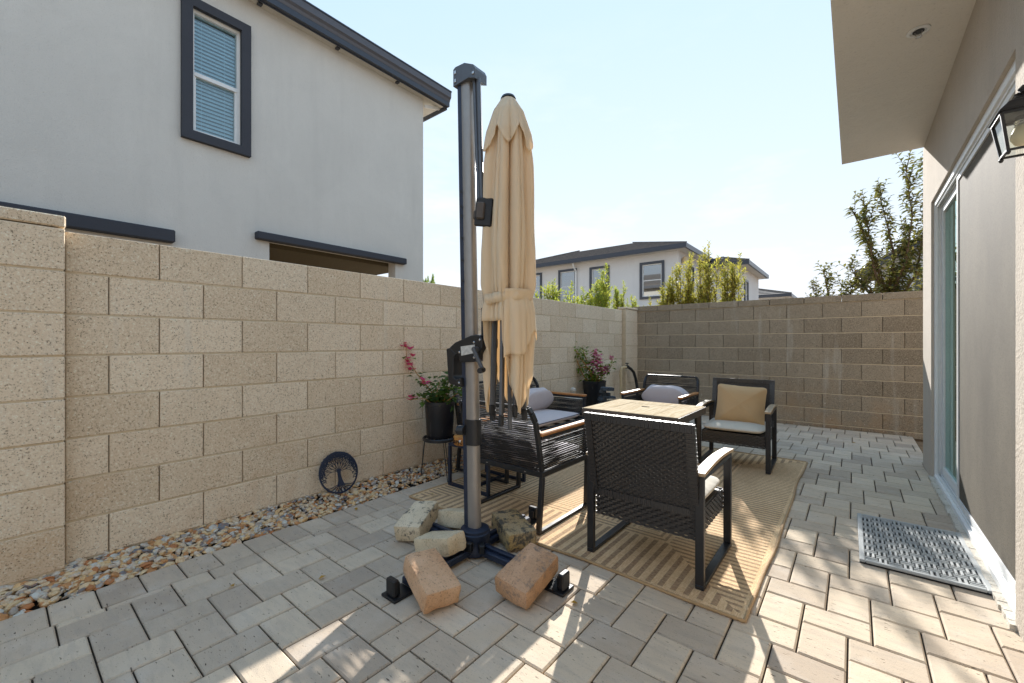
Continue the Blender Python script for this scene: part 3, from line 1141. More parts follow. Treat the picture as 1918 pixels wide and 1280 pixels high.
def house_window(parent, axis, plane, h, meeting=True):
    a, b, c, d = h
    def bx(mb, u0, u1, z0, z1, d0, d1):
        if axis == 1:
            mb.lohi((u0, plane + d0, z0), (u1, plane + d1, z1))
        else:
            mb.lohi((plane - d1, u0, z0), (plane - d0, u1, z1))
    m_ = MB()
    t = 0.11
    bx(m_, a - t, a, c - t, d + t, -0.06, 0.03)
    bx(m_, b, b + t, c - t, d + t, -0.06, 0.03)
    bx(m_, a, b, c - t, c, -0.06, 0.03)
    bx(m_, a, b, d, d + t, -0.06, 0.03)
    w_ = m_.build('window', M['fascia'], parent)
    m_ = MB()
    t = 0.05
    bx(m_, a, a + t, c, d, 0.0, 0.06)
    bx(m_, b - t, b, c, d, 0.0, 0.06)
    bx(m_, a + t, b - t, c, c + t, 0.0, 0.06)
    bx(m_, a + t, b - t, d - t, d, 0.0, 0.06)
    if meeting:
        bx(m_, a + t, b - t, (c + d) / 2 - 0.02, (c + d) / 2 + 0.02, 0.0, 0.06)
    m_.build('window_frame', M['white'], w_)
    m_ = MB()
    bx(m_, a + t, b - t, c + t, d - t, 0.03, 0.036)
    m_.build('pane', M['glass_dark'], w_)
    m_ = MB()
    bx(m_, a, b, c, d, 0.14, 0.145)
    m_.build('curtain', M['blind'], w_)


m_ = MB()
wall_with_holes(m_, 1, 0, 0.15, -10.5, 0, 0, BE, fwins)
swins = [(1.45, 2.05, 3.2, 4.6)]
wall_with_holes(m_, 0, 0, 0.15, 0.152, 3.2, 0, BE, swins)
m_.lohi((-10.5, 3.0, 0), (-0.152, 3.2, BE))
m_.build('wall', M['stucco_far'], bh)
for h in fwins:
    house_window(bh, 1, 0, h)
for h in swins:
    house_window(bh, 0, 0, h)


def hip_roof(parent, x0, x1, y0, y1, z, ov, pitch, mat=M['roof'], rows=12):
    x0, x1, y0, y1 = x0 - ov, x1 + ov, y0 - ov, y1 + ov
    MB().lohi((x0 + .03, y0 + .03, z - 0.02), (x1 - .03, y1 - .03, z + 0.02)).build('soffit', M['stucco_far'], parent)
    f_ = MB()
    f_.lohi((x0, y0 - 0.06, z - 0.04), (x1 + 0.06, y0 + 0.03, z + 0.16))
    f_.lohi((x1 - 0.03, y0 + 0.031, z - 0.04), (x1 + 0.06, y1, z + 0.16))
    f_.lohi((x0, y1 - 0.03, z - 0.04), (x1 - 0.031, y1, z + 0.16))
    f_.lohi((x0 - .03, y0 - .06, z - 0.04), (x0 - .001, y1, z + 0.16))
    f_.build('gutter', M['fascia'], parent)
    half = min(x1 - x0, y1 - y0) / 2
    st = half / rows
    rm = MB()
    for k in range(rows):
        d0, d1 = k * st - 0.02, (k + 1) * st
        za, zb = z + 0.17 + k * st * pitch, z + 0.17 + (k + 1) * st * pitch - 0.035
        q0 = [(x0 + d0, y0 + d0), (x1 - d0, y0 + d0), (x1 - d0, y1 - d0), (x0 + d0, y1 - d0)]
        q1 = [(x0 + d1, y0 + d1), (x1 - d1, y0 + d1), (x1 - d1, y1 - d1), (x0 + d1, y1 - d1)]
        v = [(*p, za - 0.035) for p in q0] + [(*p, za + 0.012) for p in q0] + [(*p, zb) for p in q1]
        f = []
        for i in range(4):
            j = (i + 1) % 4
            f += [(i, j, 4 + j, 4 + i), (4 + i, 4 + j, 8 + j, 8 + i)]
        rm.add(v, f)
    ro = rm.build('roof', mat, parent)
    # ridge caps on the two front hips
    hm = MB()
    for sx, (cx, cy) in ((-1, (x1, y0)), (1, (x0, y0))):
        n_ = 22
        for i in range(n_):
            a = i / n_ * half
            b = a + half / n_ * 1.15
            hm.beam((cx + sx * a, cy + a, z + .19 + a * pitch), (cx + sx * b, cy + b, z + .21 + b * pitch - .02), 0.16, 0.06)
    hm.build('hip_tiles', mat, ro, kind='stuff')
    return ro


hip_roof(bh, -10.5, 0, 0, 7.0, BE, 0.42, 0.33)
dp = MB()
dp.tube([(-5.1, -0.36, BE - 0.05), (-5.1, -0.3, BE - 0.2), (-5.1, -0.06, BE - 0.42), (-5.1, -0.06, 0.1)], 0.05, 8)
dp.build('downspout', M['white'], bh, 'auto')
vt = MB().lathe([(0.02, 0), (0.12, 0.03), (0.12, 0.2), (0.05, 0.3)], (0.12, 0.5, BE - 0.55), 10)
vt.build('wall_lamp', M['pvc'], bh, 'auto')

wg = thing('back_house', 'lower pale wing with a hipped tile roof at the right end of the far house', 'house', (-5.25, 22.6, -.2))
m_ = MB()
wall_with_holes(m_, 1, 0, 0.15, -1.0, 1.0, 0, 5.05, [])
wall_with_holes(m_, 0, 1.0, 0.15, 0.152, 5.0, 0, 5.05, [(1.0, 1.7, 3.1, 4.4)])
m_.lohi((-1, 4.8, 0), (0.84, 5, 5.05))
m_.build('wall', M['stucco_far'], wg)
house_window(wg, 0, 1.0, (1.0, 1.7, 3.1, 4.4))
hip_roof(wg, -1.0, 1.0, 0, 5.0, 5.05, 0.4, 0.35, rows=5)

fh = thing('back_house', 'farthest low white house, only its dark roof slope showing over the wall', 'house', (-5.6, 33, -.8))
MB().lohi((-3, 0, 0), (2.0, 4, 5.0)).build('wall', M['stucco_far'], fh)
hip_roof(fh, -3, 2.0, 0, 4.0, 5.0, 0.4, 0.3, rows=5)

rh = thing('side_house', 'blue grey house half hidden behind the tree at the right', 'house', (1.3, 15.5, 0))
m_ = MB()
wall_with_holes(m_, 1, 0, 0.15, -0.75, 6, 0, 3.4, [(-0.45, -0.05, 1.9, 3.1)])
m_.lohi((-0.75, 0.151, 0), (-0.6, 4, 3.4))
m_.add([(-0.75, 0.02, 3.4), (6, 0.02, 3.4), (6, 0.02, 7.0)], [(0, 1, 2)])
m_.build('wall', M['stucco_far'], rh)
house_window(rh, 1, 0, (-0.45, -0.05, 1.9, 3.1))
m_ = MB()
m_.beam((-1.25, -0.25, 3.0), (6, -0.25, 7.35), 0.12, 0.2, (0, 1, 0))
m_.build('fascia', M['fascia'], rh)
m_ = MB()
m_.add([(-1.3, -0.35, 3.12), (6, -0.35, 7.5), (6, 4.5, 7.5), (-1.3, 4.5, 3.12), (-1.3, -0.35, 3.06), (6, -0.35, 7.44), (6, 4.5, 7.44), (-1.3, 4.5, 3.06)],
       [(0, 1, 2, 3), (7, 6, 5, 4), (0, 4, 5, 1), (0, 3, 7, 4), (2, 6, 7, 3)])
m_.build('roof', M['roof'], rh)

# ---- own house on the right
HX = 0.497
DY0, DY1, DZ = 2.56, 4.93, 2.305
oh = thing('patio_house', 'taupe stucco house with a deep soffit and a sliding patio door on the right', 'house', (HX, 5.46, 0))
Y = lambda y: y - 5.46
m_ = MB()
m_.lohi((0, Y(-1.6), -0.05), (0.2, Y(DY0), 2.934))
m_.lohi((0, Y(DY0), DZ), (0.2, Y(DY1), 2.934))
m_.lohi((0, Y(DY1), -0.05), (0.2, 0, 2.934))
m_.lohi((0.203, -0.2, -0.05), (5, 0, 2.934))
m_.build('wall', M['stucco_own'], oh)
m_ = MB()
m_.lohi((-0.594, Y(-1.6), 2.934), (5, -0.06, 3.16))
m_.add([(-0.60, Y(-1.6), 3.161), (-0.60, -0.05, 3.161), (5, -0.05, 4.3), (5, Y(-1.6), 4.3)], [(0, 3, 2, 1)])
m_.build('overhang', M['stucco_soffit'], oh)
m_ = MB()
m_.lohi((1.6, Y(0.5), -0.04), (1.7, Y(5.2), 2.6))
m_.lohi((0.21, Y(0.5), -0.04), (1.6, Y(5.2), -0.02))
m_.lohi((0.21, Y(5.2), -0.04), (1.7, Y(5.25), 2.6))
m_.lohi((0.21, Y(0.45), -0.04), (1.7, Y(0.5), 2.6))
m_.lohi((0.21, Y(0.5), 2.6), (1.7, Y(5.2), 2.65))
m_.build('interior', M['interior'], oh)
# door: outer frame, fixed glass panel, sliding screen panel
dr = MB()
w_ = 0.045
dr.lohi((0.018, Y(DY0), 0.02), (0.12, Y(DY0) + w_, DZ))
dr.lohi((0.018, Y(DY1) - w_, 0.02), (0.12, Y(DY1), DZ))
dr.lohi((0.018, Y(DY0) + w_, DZ - w_), (0.12, Y(DY1) - w_, DZ))
dr.lohi((0.012, Y(DY0) + w_, 0.02), (0.125, Y(DY1) - w_, 0.05))
for k, xx in enumerate((0.028, 0.05, 0.073, 0.096)):
    dr.lohi((xx, Y(DY0) + w_, 0.0501), (xx + 0.006, Y(DY1) - w_, 0.068))
    dr.lohi((xx, Y(DY0) + w_, DZ - w_ - 0.016), (xx + 0.006, Y(DY1) - w_, DZ - w_ - 0.0001))
    dr.lohi((xx, Y(DY1) - w_ - 0.014, 0.0685), (xx + 0.006, Y(DY1) - w_ - 0.0001, DZ - w_ - 0.0165))
door = dr.build('sliding_door', M['white'], oh)


def panel(parent, y0, y1, x0, x1, s, name):
    m_ = MB()
    z0, z1 = 0.07, DZ - w_ - 0.018
    m_.lohi((x0, y0, z0), (x1, y0 + s, z1))
    m_.lohi((x0, y1 - s, z0), (x1, y1, z1))
    m_.lohi((x0, y0 + s, z0), (x1, y1 - s, z0 + s * 1.2))
    m_.lohi((x0, y0 + s, z1 - s), (x1, y1 - s, z1))
    return m_.build(name, M['white'], parent)


panel(door, Y(3.80), Y(DY1) - w_ - 0.015, 0.057, 0.090, 0.055, 'glass_panel_frame')
MB().lohi((0.07, Y(3.85), 0.13), (0.076, Y(DY1) - 0.12, DZ - 0.13)).build('glass_pane', M['glass_door'], door)
panel(door, Y(DY0) + w_ + .001, Y(4.06), 0.034, 0.050, 0.032, 'screen_frame')
MB().lohi((0.042, Y(DY0) + 0.07, 0.1), (0.0432, Y(4.06) - 0.03, DZ - 0.09)).build('screen_mesh', M['screen'], door)
MB().box((0.026, Y(2.625), 1.26), (0.016, 0.025, 0.16), None, 0.004).build('handle', M['white'], door)
MB().box((0.016, Y(2.625), 1.26), (0.008, 0.012, 0.1), None, 0.002).build('handle', M['black_plastic'], door)
# threshold of the door, with worn paint
sill = MB()
n_ = 60
for i in range(n_):
    a = Y(DY0) - 0.02 + (DY1 - DY0 + 0.04) * i / n_
    b = a + (DY1 - DY0 + 0.04) / n_
    d_ = R.uniform(-.004, .004)
    sill.lohi((-0.018 + d_, a, -0.03), (0.0175, b, 0.022 + d_ * .5))
sill.build('door_sill', M['white_stone'], oh)
# sprinkler head in the soffit
sp = MB().lathe([(0.052, 0.0), (0.052, -0.006), (0.038, -0.010), (0.030, -0.004)], (-0.21, Y(3.36), 2.933), 24)
sph = sp.build('sprinkler_head', M['white'], oh, 'auto')
MB().lathe([(0.026, 0.006), (0.026, -0.002)], (-0.21, Y(3.36), 2.927), 16).build('recess', M['black_plastic'], sph)
s2 = MB()
s2.beam((-0.225, Y(3.36), 2.930), (-0.219, Y(3.36), 2.900), 0.006, 0.006)
s2.beam((-0.195, Y(3.36), 2.930), (-0.201, Y(3.36), 2.900), 0.006, 0.006)
s2.lathe([(0.016, 0), (0.016, 0.004)], (-0.21, Y(3.36), 2.896), 12)
s2.build('sprinkler_frame', M['steel'], sph)

# ---- wall lantern
la = thing('wall_lantern', 'black wall lantern with clear glass panes beside the patio door', 'lantern', (0.394, 1.945, 1.70))
la.scale = (.82, .82, .82)
m_ = MB()
for sx, sy in ((-1, -1), (1, -1), (1, 1), (-1, 1)):
    m_.beam((sx * .047, sy * .047, 0.012), (sx * .066, sy * .066, 0.145), 0.009, 0.009)
for i, (sx, sy) in enumerate(((-1, -1), (1, -1), (1, 1), (-1, 1))):
    tx, ty = ((1, -1), (1, 1), (-1, 1), (-1, -1))[i]
    m_.beam((sx * .047, sy * .047, 0.012), (tx * .047, ty * .047, 0.012), 0.009, 0.007)
    m_.beam((sx * .066, sy * .066, 0.143), (tx * .066, ty * .066, 0.143), 0.010, 0.010)
    m_.lathe([(0.004, -0.008), (0.008, 0.0), (0.004, 0.008)], (sx * .047, sy * .047, 0.004), 8)
m_.build('cage', M['black_metal'], la)
m_ = MB()
v = []
for r_, z_ in ((.076, .148), (.070, .158), (.042, .192), (.030, .198), (.024, .206)):
    v += [(-r_, -r_, z_), (r_, -r_, z_), (r_, r_, z_), (-r_, r_, z_)]
f = [(3, 2, 1, 0)]
for i in range(4):
    for k in range(4):
        f.append((i * 4 + k, i * 4 + (k + 1) % 4, i * 4 + 4 + (k + 1) % 4, i * 4 + 4 + k))
f.append((16, 17, 18, 19))
m_.add(v, f)
m_.lathe([(.022, .206), (.016, .214), (.024, .222), (.012, .232), (.016, .240), (.006, .252)], (0, 0, 0), 14)
m_.build('roof', M['black_metal'], la)
m_ = MB()
m_.tube([(0, 0, .226), (.05, 0, .236), (.09, 0, .225), (.118, 0, .19)], 0.009, 8)
m_.lathe([(0.05, 0), (0.05, .012), (.03, .02)], (0, 0, 0), 20)
bmv = m_.v[-60:]
m_.v[-60:] = [(.124 - z_, y_, .19 + x_) for x_, y_, z_ in bmv]
m_.build('bracket', M['black_metal'], la)
for i, (sx, sy) in enumerate(((-1, -1), (1, -1), (1, 1), (-1, 1))):
    tx, ty = ((1, -1), (1, 1), (-1, 1), (-1, -1))[i]
    a, b, c_, d_ = Vector((sx * .0475, sy * .0475, .016)), Vector((tx * .0475, ty * .0475, .016)), Vector((tx * .0645, ty * .0645, .139)), Vector((sx * .0645, sy * .0645, .139))
    q = MB()
    q.add([a, b, c_, d_], [(0, 1, 2, 3)])
    q.build('pane', M['glass_lamp'], la)
MB().lathe([(.004, .03), (.022, .038), (.033, .058), (.034, .07), (.024, .10), (.020, .104)], (0, 0, 0), 20).build('bulb', M['bulb'], la, True)
MB().lathe([(.02, .103), (.024, .106), (.02, .11), (.024, .114), (.02, .118), (.024, .122), (.02, .14)], (0, 0, 0), 18).build('socket', M['steel'], la, 'auto')

# ================================================================== VEGETATION
def spray(mb, base, axis, length, n, L, W, r, spread=1.0, droop=0.0, up=0.3):
    """leaves up a twig"""
    axis = axis.normalized()
    for i in range(n):
        t = (i + r.random()) / n
        p = base + axis * length * t
        a = i * 2.4 + r.uniform(-.5, .5)
        side = axis.cross(Vector((math.cos(a), math.sin(a), 0.3))).normalized()
        d = side * spread + axis * (0.55 + 0.5 * t) + Vector((0, 0, up))
        s = (1 - 0.35 * t) * r.uniform(.7, 1.15)
        mb.leaf(p, d, Vector((r.uniform(-.4, .4), r.uniform(-.4, .4), 1)), L * s, W * s, .22, droop)


def shrub(name, label, x, y, top, width, mat, seed, nst=9, group=None, bare=0.55):
    r = random.Random(seed)
    t = thing(name, label, 'shrub', (x, y, 0), 0, group)
    lf, st = MB(), MB()
    for k in range(nst):
        a = r.uniform(0, 6.28)
        rad = width * math.sqrt(r.random()) * .5
        h = top * (r.uniform(.74, .98) if k else 1.0) - (.10 if k else .12)
        p0 = Vector((math.cos(a) * rad * .25, math.sin(a) * rad * .25, 0))
        p2 = Vector((math.cos(a) * rad, math.sin(a) * rad, h))
        p1 = p0.lerp(p2, .55) + Vector((r.uniform(-.06, .06), r.uniform(-.06, .06), .1))
        st.tube([p0, p1, p2], [.012, .008, .003], 5)
        for tw in range(15):
            f_ = bare + (1 - bare) * (tw + r.random()) / 15
            q = p0.lerp(p1, f_ * 2) if f_ < .5 else p1.lerp(p2, (f_ - .5) * 2)
            ax = (p2 - p1).normalized() * .6 + Vector((r.uniform(-.9, .9), r.uniform(-.9, .9), r.uniform(.1, .6)))
            if f_ > .95:
                ax = p2 - p1
            ln_ = r.uniform(.12, .27)
            st.tube([q, q + ax.normalized() * ln_], [.004, .002], 4)
            spray(lf, q, ax, ln_, 15, .11, .034, r, 1.05, .12, .3)
    st.build('stems', M['bark'], t)
    lf.build('foliage', mat, t)
    return t


G1, G2 = 'oleander shrubs behind the left wall', 'golden shrubs behind the far wall'
for i, (x, y, tp, wd, lab, nst) in enumerate([
    (-3.9, 5.62, 2.06, .26, 'small green shrub nearest the furled parasol, behind the left wall', 6),
    (-4.0, 6.30, 2.22, .50, 'round bushy green shrub in front of the third far window', 11),
    (-4.0, 7.20, 2.28, .55, 'wide dense green shrub over the left wall beside the downspout', 12),
    (-4.05, 7.85, 2.74, .46, 'tall green shrub partly covering the second far window', 9),
    (-4.0, 8.65, 2.36, .26, 'narrow green shrub standing between the two far windows', 6),
    (-3.95, 9.15, 2.20, .20, 'smallest green sprig close to the wall corner', 4)]):
    shrub('oleander_shrub', lab, x, y, tp, wd, M['leaf_shrub'], 100 + i, nst, G1)
for i, (x, y, tp, wd, lab, nst) in enumerate([
    (-2.72, 8.0, 2.42, .34, 'golden shrub just right of the blue far window', 7),
    (-2.42, 8.05, 2.72, .36, 'tall golden green shrub in front of the far house corner', 9),
    (-1.98, 8.0, 2.80, .40, 'tallest golden shrub, thin stems reaching over the far roof edge', 8),
    (-1.68, 8.1, 2.60, .34, 'loose golden shrub at the right end of the row on the far wall', 8),
    (-3.05, 8.0, 1.92, .14, 'tiny yellow sprig under the blue far window', 3)]):
    shrub('golden_shrub', lab, x, y, tp, wd, M['leaf_shrub_gold'], 200 + i, nst, G2)

shrub('distant_tree_top', 'tiny treetop peeping over the left wall beside the parasol mast', -12.6, 10.4, 3.78, 1.0, M['leaf_boug_bright'], 300, 22, None, .85)


def slender_tree(label, x, y, boughs, seed, trunk_r=.05):
    r = random.Random(seed)
    t = thing('garden_tree', label, 'tree', (x, y, 0))
    tr, lf = MB(), MB()
    for pts in boughs:
        P = [Vector(p) for p in pts]
        n_ = len(P)
        tr.tube(P, [trunk_r * (1 - .85 * i / (n_ - 1)) * (1 if pts[0][2] < .2 else .45) for i in range(n_)], 6)
        for i in range(n_ - 1):
            a, b = P[i], P[i + 1]
            if b.z < 1.6:
                continue
            L = (b - a).length
            m = max(2, int(L / .046))
            for k in range(m):
                q = a.lerp(b, (k + r.random()) / m)
                if q.z < 1.55:
                    continue
                ax = (b - a).normalized() + Vector((r.uniform(-1, 1), r.uniform(-1, 1), r.uniform(-.1, .7)))
                ln_ = r.uniform(.12, .34)
                tr.tube([q, q + ax.normalized() * ln_], [.005, .002], 4)
                spray(lf, q, ax, ln_, 11, .15, .060, r, 1.0, .45, .1)
    tr.build('trunk', M['bark'], t)
    lf.build('crown', M['leaf_tree'], t)
    return t


slender_tree('tall loose tree with drooping leaves rising beyond the far wall beside the house', .40, 9.0, [
    [(0, 0, 0), (.02, 0, 1.2), (-.02, 0, 2.0), (-.20, .1, 2.7), (-.42, .1, 3.35)],
    [(0, 0, 1.7), (-.16, -.1, 2.35), (-.22, -.1, 2.9), (-.28, 0, 3.45)],
    [(0, 0, 1.8), (.10, .1, 2.5), (.02, .1, 3.0), (-.10, .1, 3.62)],
    [(0, 0, 1.7), (.22, -.1, 2.4), (.30, 0, 3.1), (.22, 0, 3.9)],
    [(.05, 0, 1.6), (.34, 0, 2.2), (.46, 0, 3.0), (.52, .1, 4.1)],
    [(0, 0, 1.6), (-.30, .1, 2.1), (-.48, .1, 2.45)],
    [(.05, 0, 1.5), (.4, .2, 1.9), (.6, .1, 2.6), (.7, 0, 3.4)],
    [(0, 0, 1.5), (.12, .1, 2.0), (.20, .0, 2.4), (.34, .1, 2.8)],
    [(0, 0, 1.5), (-.14, -.1, 1.9), (-.32, .0, 2.1)]], 41)
slender_tree('low young tree with drooping leaves left of the taller tree', -.22, 9.1, [
    [(0, 0, 0), (-.02, 0, 1.4), (-.12, 0, 1.9), (-.20, 0, 2.42)],
    [(0, 0, 1.3), (-.2, 0, 1.8), (-.36, 0, 2.1)],
    [(0, 0, 1.3), (.12, 0, 1.8), (.22, 0, 2.15)],
    [(0, 0, 1.3), (.0, .1, 1.8), (.06, .1, 2.1)]], 42, .03)


CAMR = Vector((math.cos(.6822), math.sin(.6822), 0))
CAMF = Vector((-math.sin(.6822), math.cos(.6822), 0))


def bougainvillea(label, loc, soil_z, stems, flowers, leafm, bractm, seed, lsize=.045):
    r = random.Random(seed)
    t = thing('bougainvillea', label, 'plant', loc)
    st, lf, fl = MB(), MB(), MB()
    P3 = lambda q: CAMR * q[0] + CAMF * q[2] + Vector((0, 0, q[1]))
    for pts, rad, dens in stems:
        P = [P3(p) for p in pts]
        st.tube(P, [rad * (1 - .7 * i / (len(P) - 1)) for i in range(len(P))], 6)
        for i in range(len(P) - 1):
            a, b = P[i], P[i + 1]
            n_ = int((b - a).length / .009 * dens)
            for k in range(n_):
                q = a.lerp(b, r.random())
                d = Vector((r.gauss(0, 1), r.gauss(0, 1), r.gauss(.1, .6)))
                q2 = q + d.normalized() * r.uniform(.005, .06)
                lf.leaf(q2, d, Vector((r.uniform(-.5, .5), r.uniform(-.5, .5), 1)), lsize * r.uniform(.7, 1.3), lsize * .72 * r.uniform(.8, 1.2), .15, .2)
    for (u, z_, w_), n_, rad in flowers:
        c = P3((u, z_, w_))
        for k in range(int(n_ * 1.6)):
            q = c + Vector((r.gauss(0, rad), r.gauss(0, rad), r.gauss(0, rad)))
            a0 = r.uniform(0, 6.28)
            for j in range(3):
                d = Vector((math.cos(a0 + j * 2.09), math.sin(a0 + j * 2.09), r.uniform(.2, .9)))
                fl.leaf(q, d, Vector((0, 0, 1)), .040 * r.uniform(.8, 1.2), .034, .1, 0)
    st.build('stems', M['stem'], t, 'auto')
    lf.build('leaves', leafm, t)
    fl.build('bracts', bractm, t, kind='stuff')
    return t


def nursery_pot(label, loc, rt, rb_, h):
    t = thing('plant_pot', label, 'pot', loc)
    m_ = MB()
    m_.lathe([(rb_, 0), (rb_ + .004, .01), (rb_ + (rt - rb_) * .80, h * .80), (rt * .975, h * .82), (rt * .975, h * .90), (rt * 1.0, h * .91), (rt * 1.0, h * .985),
              (rt * 1.03, h * .985), (rt * 1.03, h), (rt * .96, h), (rt * .93, h * .86)], (0, 0, 0), 40, True, False)
    m_.build('shell', M['pot'], t, 'auto')
    m_ = MB().lathe([(rt * .93, h * .87), (rt * .5, h * .89), (.01, h * .885)], (0, 0, 0), 28, False, True)
    m_.build('soil', M['potting'], t)
    return t


# pot on the wire stand
PX1, PY1 = -2.715, 2.375
ps = thing('plant_stand', 'round black wire stand with hairpin legs under the magenta bougainvillea pot', 'stand', (PX1, PY1, 0))
m_ = MB()
m_.lathe([(.138, .318), (.142, .322), (.142, .340), (.136, .346), (.132, .340), (.132, .322)], (0, 0, 0), 40, False, False)
m_.build('rim', M['black_metal'], ps, 'auto')
m_ = MB()
for i in range(-3, 4):
    for j in range(-3, 4):
        x, y = i * .038 + (.019 if j % 2 else 0), j * .033
        if x * x + y * y < .112 ** 2:
            a = [(x + .015 * math.cos(q * PI / 3), y + .015 * math.sin(q * PI / 3), .338) for q in range(6)]
            m_.tube(a, .0045, 5, closed=True)
for ang in range(6):
    a = ang * PI / 3
    m_.beam((.02 * math.cos(a), .02 * math.sin(a), .333), (.134 * math.cos(a), .134 * math.sin(a), .333), .008, .005)
m_.build('grid_top', M['black_metal'], ps)
for a in (-2.35, -.25, 1.85):
    m_ = MB()
    ca, sa = math.cos(a), math.sin(a)
    for s_ in (-1, 1):
        m_.tube([(.122 * ca - s_ * .032 * sa, .122 * sa + s_ * .032 * ca, .325), (.128 * ca - s_ * .028 * sa, .128 * sa + s_ * .028 * ca, .29), (.155 * ca - s_ * .008 * sa, .155 * sa + s_ * .008 * ca, .004)], .0035, 6)
    m_.tube([(.155 * ca + .008 * sa, .155 * sa - .008 * ca, .004), (.158 * ca, .158 * sa, .002), (.155 * ca - .008 * sa, .155 * sa + .008 * ca, .004)], .0035, 6)
    m_.build('leg', M['black_metal'], ps)
nursery_pot('black nursery pot on the wire stand, streaked with white', (PX1, PY1, .347), .126, .104, .30)
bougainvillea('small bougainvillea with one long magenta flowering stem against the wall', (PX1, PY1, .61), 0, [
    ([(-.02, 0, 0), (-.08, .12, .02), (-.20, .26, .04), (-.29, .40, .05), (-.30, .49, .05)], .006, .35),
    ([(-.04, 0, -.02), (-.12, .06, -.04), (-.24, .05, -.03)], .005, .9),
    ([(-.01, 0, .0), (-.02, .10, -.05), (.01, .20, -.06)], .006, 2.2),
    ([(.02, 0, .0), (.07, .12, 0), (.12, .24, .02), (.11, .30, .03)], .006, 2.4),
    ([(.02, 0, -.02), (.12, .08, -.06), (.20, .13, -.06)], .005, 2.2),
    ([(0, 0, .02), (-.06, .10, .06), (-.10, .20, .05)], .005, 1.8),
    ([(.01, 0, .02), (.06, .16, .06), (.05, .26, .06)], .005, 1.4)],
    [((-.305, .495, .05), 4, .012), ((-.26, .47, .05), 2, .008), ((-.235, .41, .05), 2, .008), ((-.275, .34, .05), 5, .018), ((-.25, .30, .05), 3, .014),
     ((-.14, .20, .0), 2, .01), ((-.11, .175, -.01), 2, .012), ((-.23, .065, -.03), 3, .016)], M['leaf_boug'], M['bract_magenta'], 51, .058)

PX2, PY2 = -2.78, 5.22
nursery_pot('large black nursery pot on the gravel by the corner, pink bougainvillea in it', (PX2, PY2, .03), .158, .115, .585)
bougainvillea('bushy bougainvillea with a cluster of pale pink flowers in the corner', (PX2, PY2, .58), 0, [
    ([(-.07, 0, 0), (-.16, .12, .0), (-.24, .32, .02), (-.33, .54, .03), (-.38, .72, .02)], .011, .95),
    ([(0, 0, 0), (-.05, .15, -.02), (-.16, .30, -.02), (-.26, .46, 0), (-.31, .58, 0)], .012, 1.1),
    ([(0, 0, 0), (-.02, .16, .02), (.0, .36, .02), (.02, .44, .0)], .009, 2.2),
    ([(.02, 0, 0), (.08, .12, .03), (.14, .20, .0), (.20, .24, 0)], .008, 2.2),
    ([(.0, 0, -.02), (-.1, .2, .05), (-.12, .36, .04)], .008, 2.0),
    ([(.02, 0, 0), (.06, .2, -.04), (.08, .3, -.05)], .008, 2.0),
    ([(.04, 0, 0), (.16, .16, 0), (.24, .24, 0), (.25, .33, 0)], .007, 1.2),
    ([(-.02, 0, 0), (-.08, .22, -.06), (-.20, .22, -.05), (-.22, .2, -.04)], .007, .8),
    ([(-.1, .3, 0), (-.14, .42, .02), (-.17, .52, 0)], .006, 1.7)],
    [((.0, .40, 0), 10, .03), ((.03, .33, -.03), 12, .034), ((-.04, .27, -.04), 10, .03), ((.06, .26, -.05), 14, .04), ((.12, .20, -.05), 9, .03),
     ((.17, .18, -.03), 8, .028), ((.04, .16, -.06), 8, .03), ((.24, .345, 0), 4, .016)], M['leaf_boug_bright'], M['bract_pink'], 52, .05)

# ================================================================== OBJECTS
# ---- rug
RX0, RX1, RY0, RY1 = -2.535, -.345, 1.925, 4.84
rug = thing('outdoor_rug', 'brown and beige striped outdoor rug under the seating group', 'rug', ((RX0 + RX1) / 2, (RY0 + RY1) / 2, 0))


def rug_z(x, y):
    e_ = min(x - RX0, RX1 - x, y - RY0, RY1 - y)
    k_ = max(0, 1 - e_ / .35)
    n_ = mnoise.noise(Vector((x * 3.1, y * 3.1, 0)))
    return .007 + .006 * k_ * max(0, n_) + .0025 * (1 + math.sin(x * 9 + y * 4 + n_ * 2)) * .5


NXg, NYg = 88, 110
m_ = MB()


def rug_xy(i, j):
    u, v = i / NXg, j / NYg
    x = RX0 + (RX1 - RX0) * u
    y = RY0 + (RY1 - RY0) * v
    wx = .006 * mnoise.noise(Vector((0, y * 2.4, 3))) * abs(2 * u - 1) ** 3 + (.008 * math.exp(-((y - 2.75) / .25) ** 2) - .014 * math.exp(-((y - 4.15) / .3) ** 2)) * u ** 4
    wy = (.012 * mnoise.noise(Vector((x * 2.6, 0, 5))) + .007 * math.sin(x * 4.2)) * (1 - v) ** 6
    return x + wx, y + wy


top, bot = [], []
for j in range(NYg + 1):
    for i in range(NXg + 1):
        x, y = rug_xy(i, j)
        m_.v.append((x - rug.location.x, y - rug.location.y, rug_z(x, y)))
for j in range(NYg):
    for i in range(NXg):
        a = j * (NXg + 1) + i
        m_.f.append((a, a + 1, a + NXg + 2, a + NXg + 1))
m_.build('woven_field', M['rug'], rug, True)
edge = [rug_xy(i, 0) for i in range(NXg)] + [rug_xy(NXg, j) for j in range(NYg)] + [rug_xy(NXg - i, NYg) for i in range(NXg)] + [rug_xy(0, NYg - j) for j in range(NYg)]
ed = MB()
pts, rr_ = [], []
for k, (x, y) in enumerate(edge):
    x2, y2 = edge[(k + 1) % len(edge)]
    for q in (0, .5):
        xx, yy = x + (x2 - x) * q, y + (y2 - y) * q
        pts.append((xx - rug.location.x, yy - rug.location.y, rug_z(xx, yy) - .0005))
        rr_.append(.0085 if q else .0062)
ed.tube(pts, rr_, 6, closed=True)
ed.build('binding', M['rug_edge'], rug, True)
RUGZ = .010

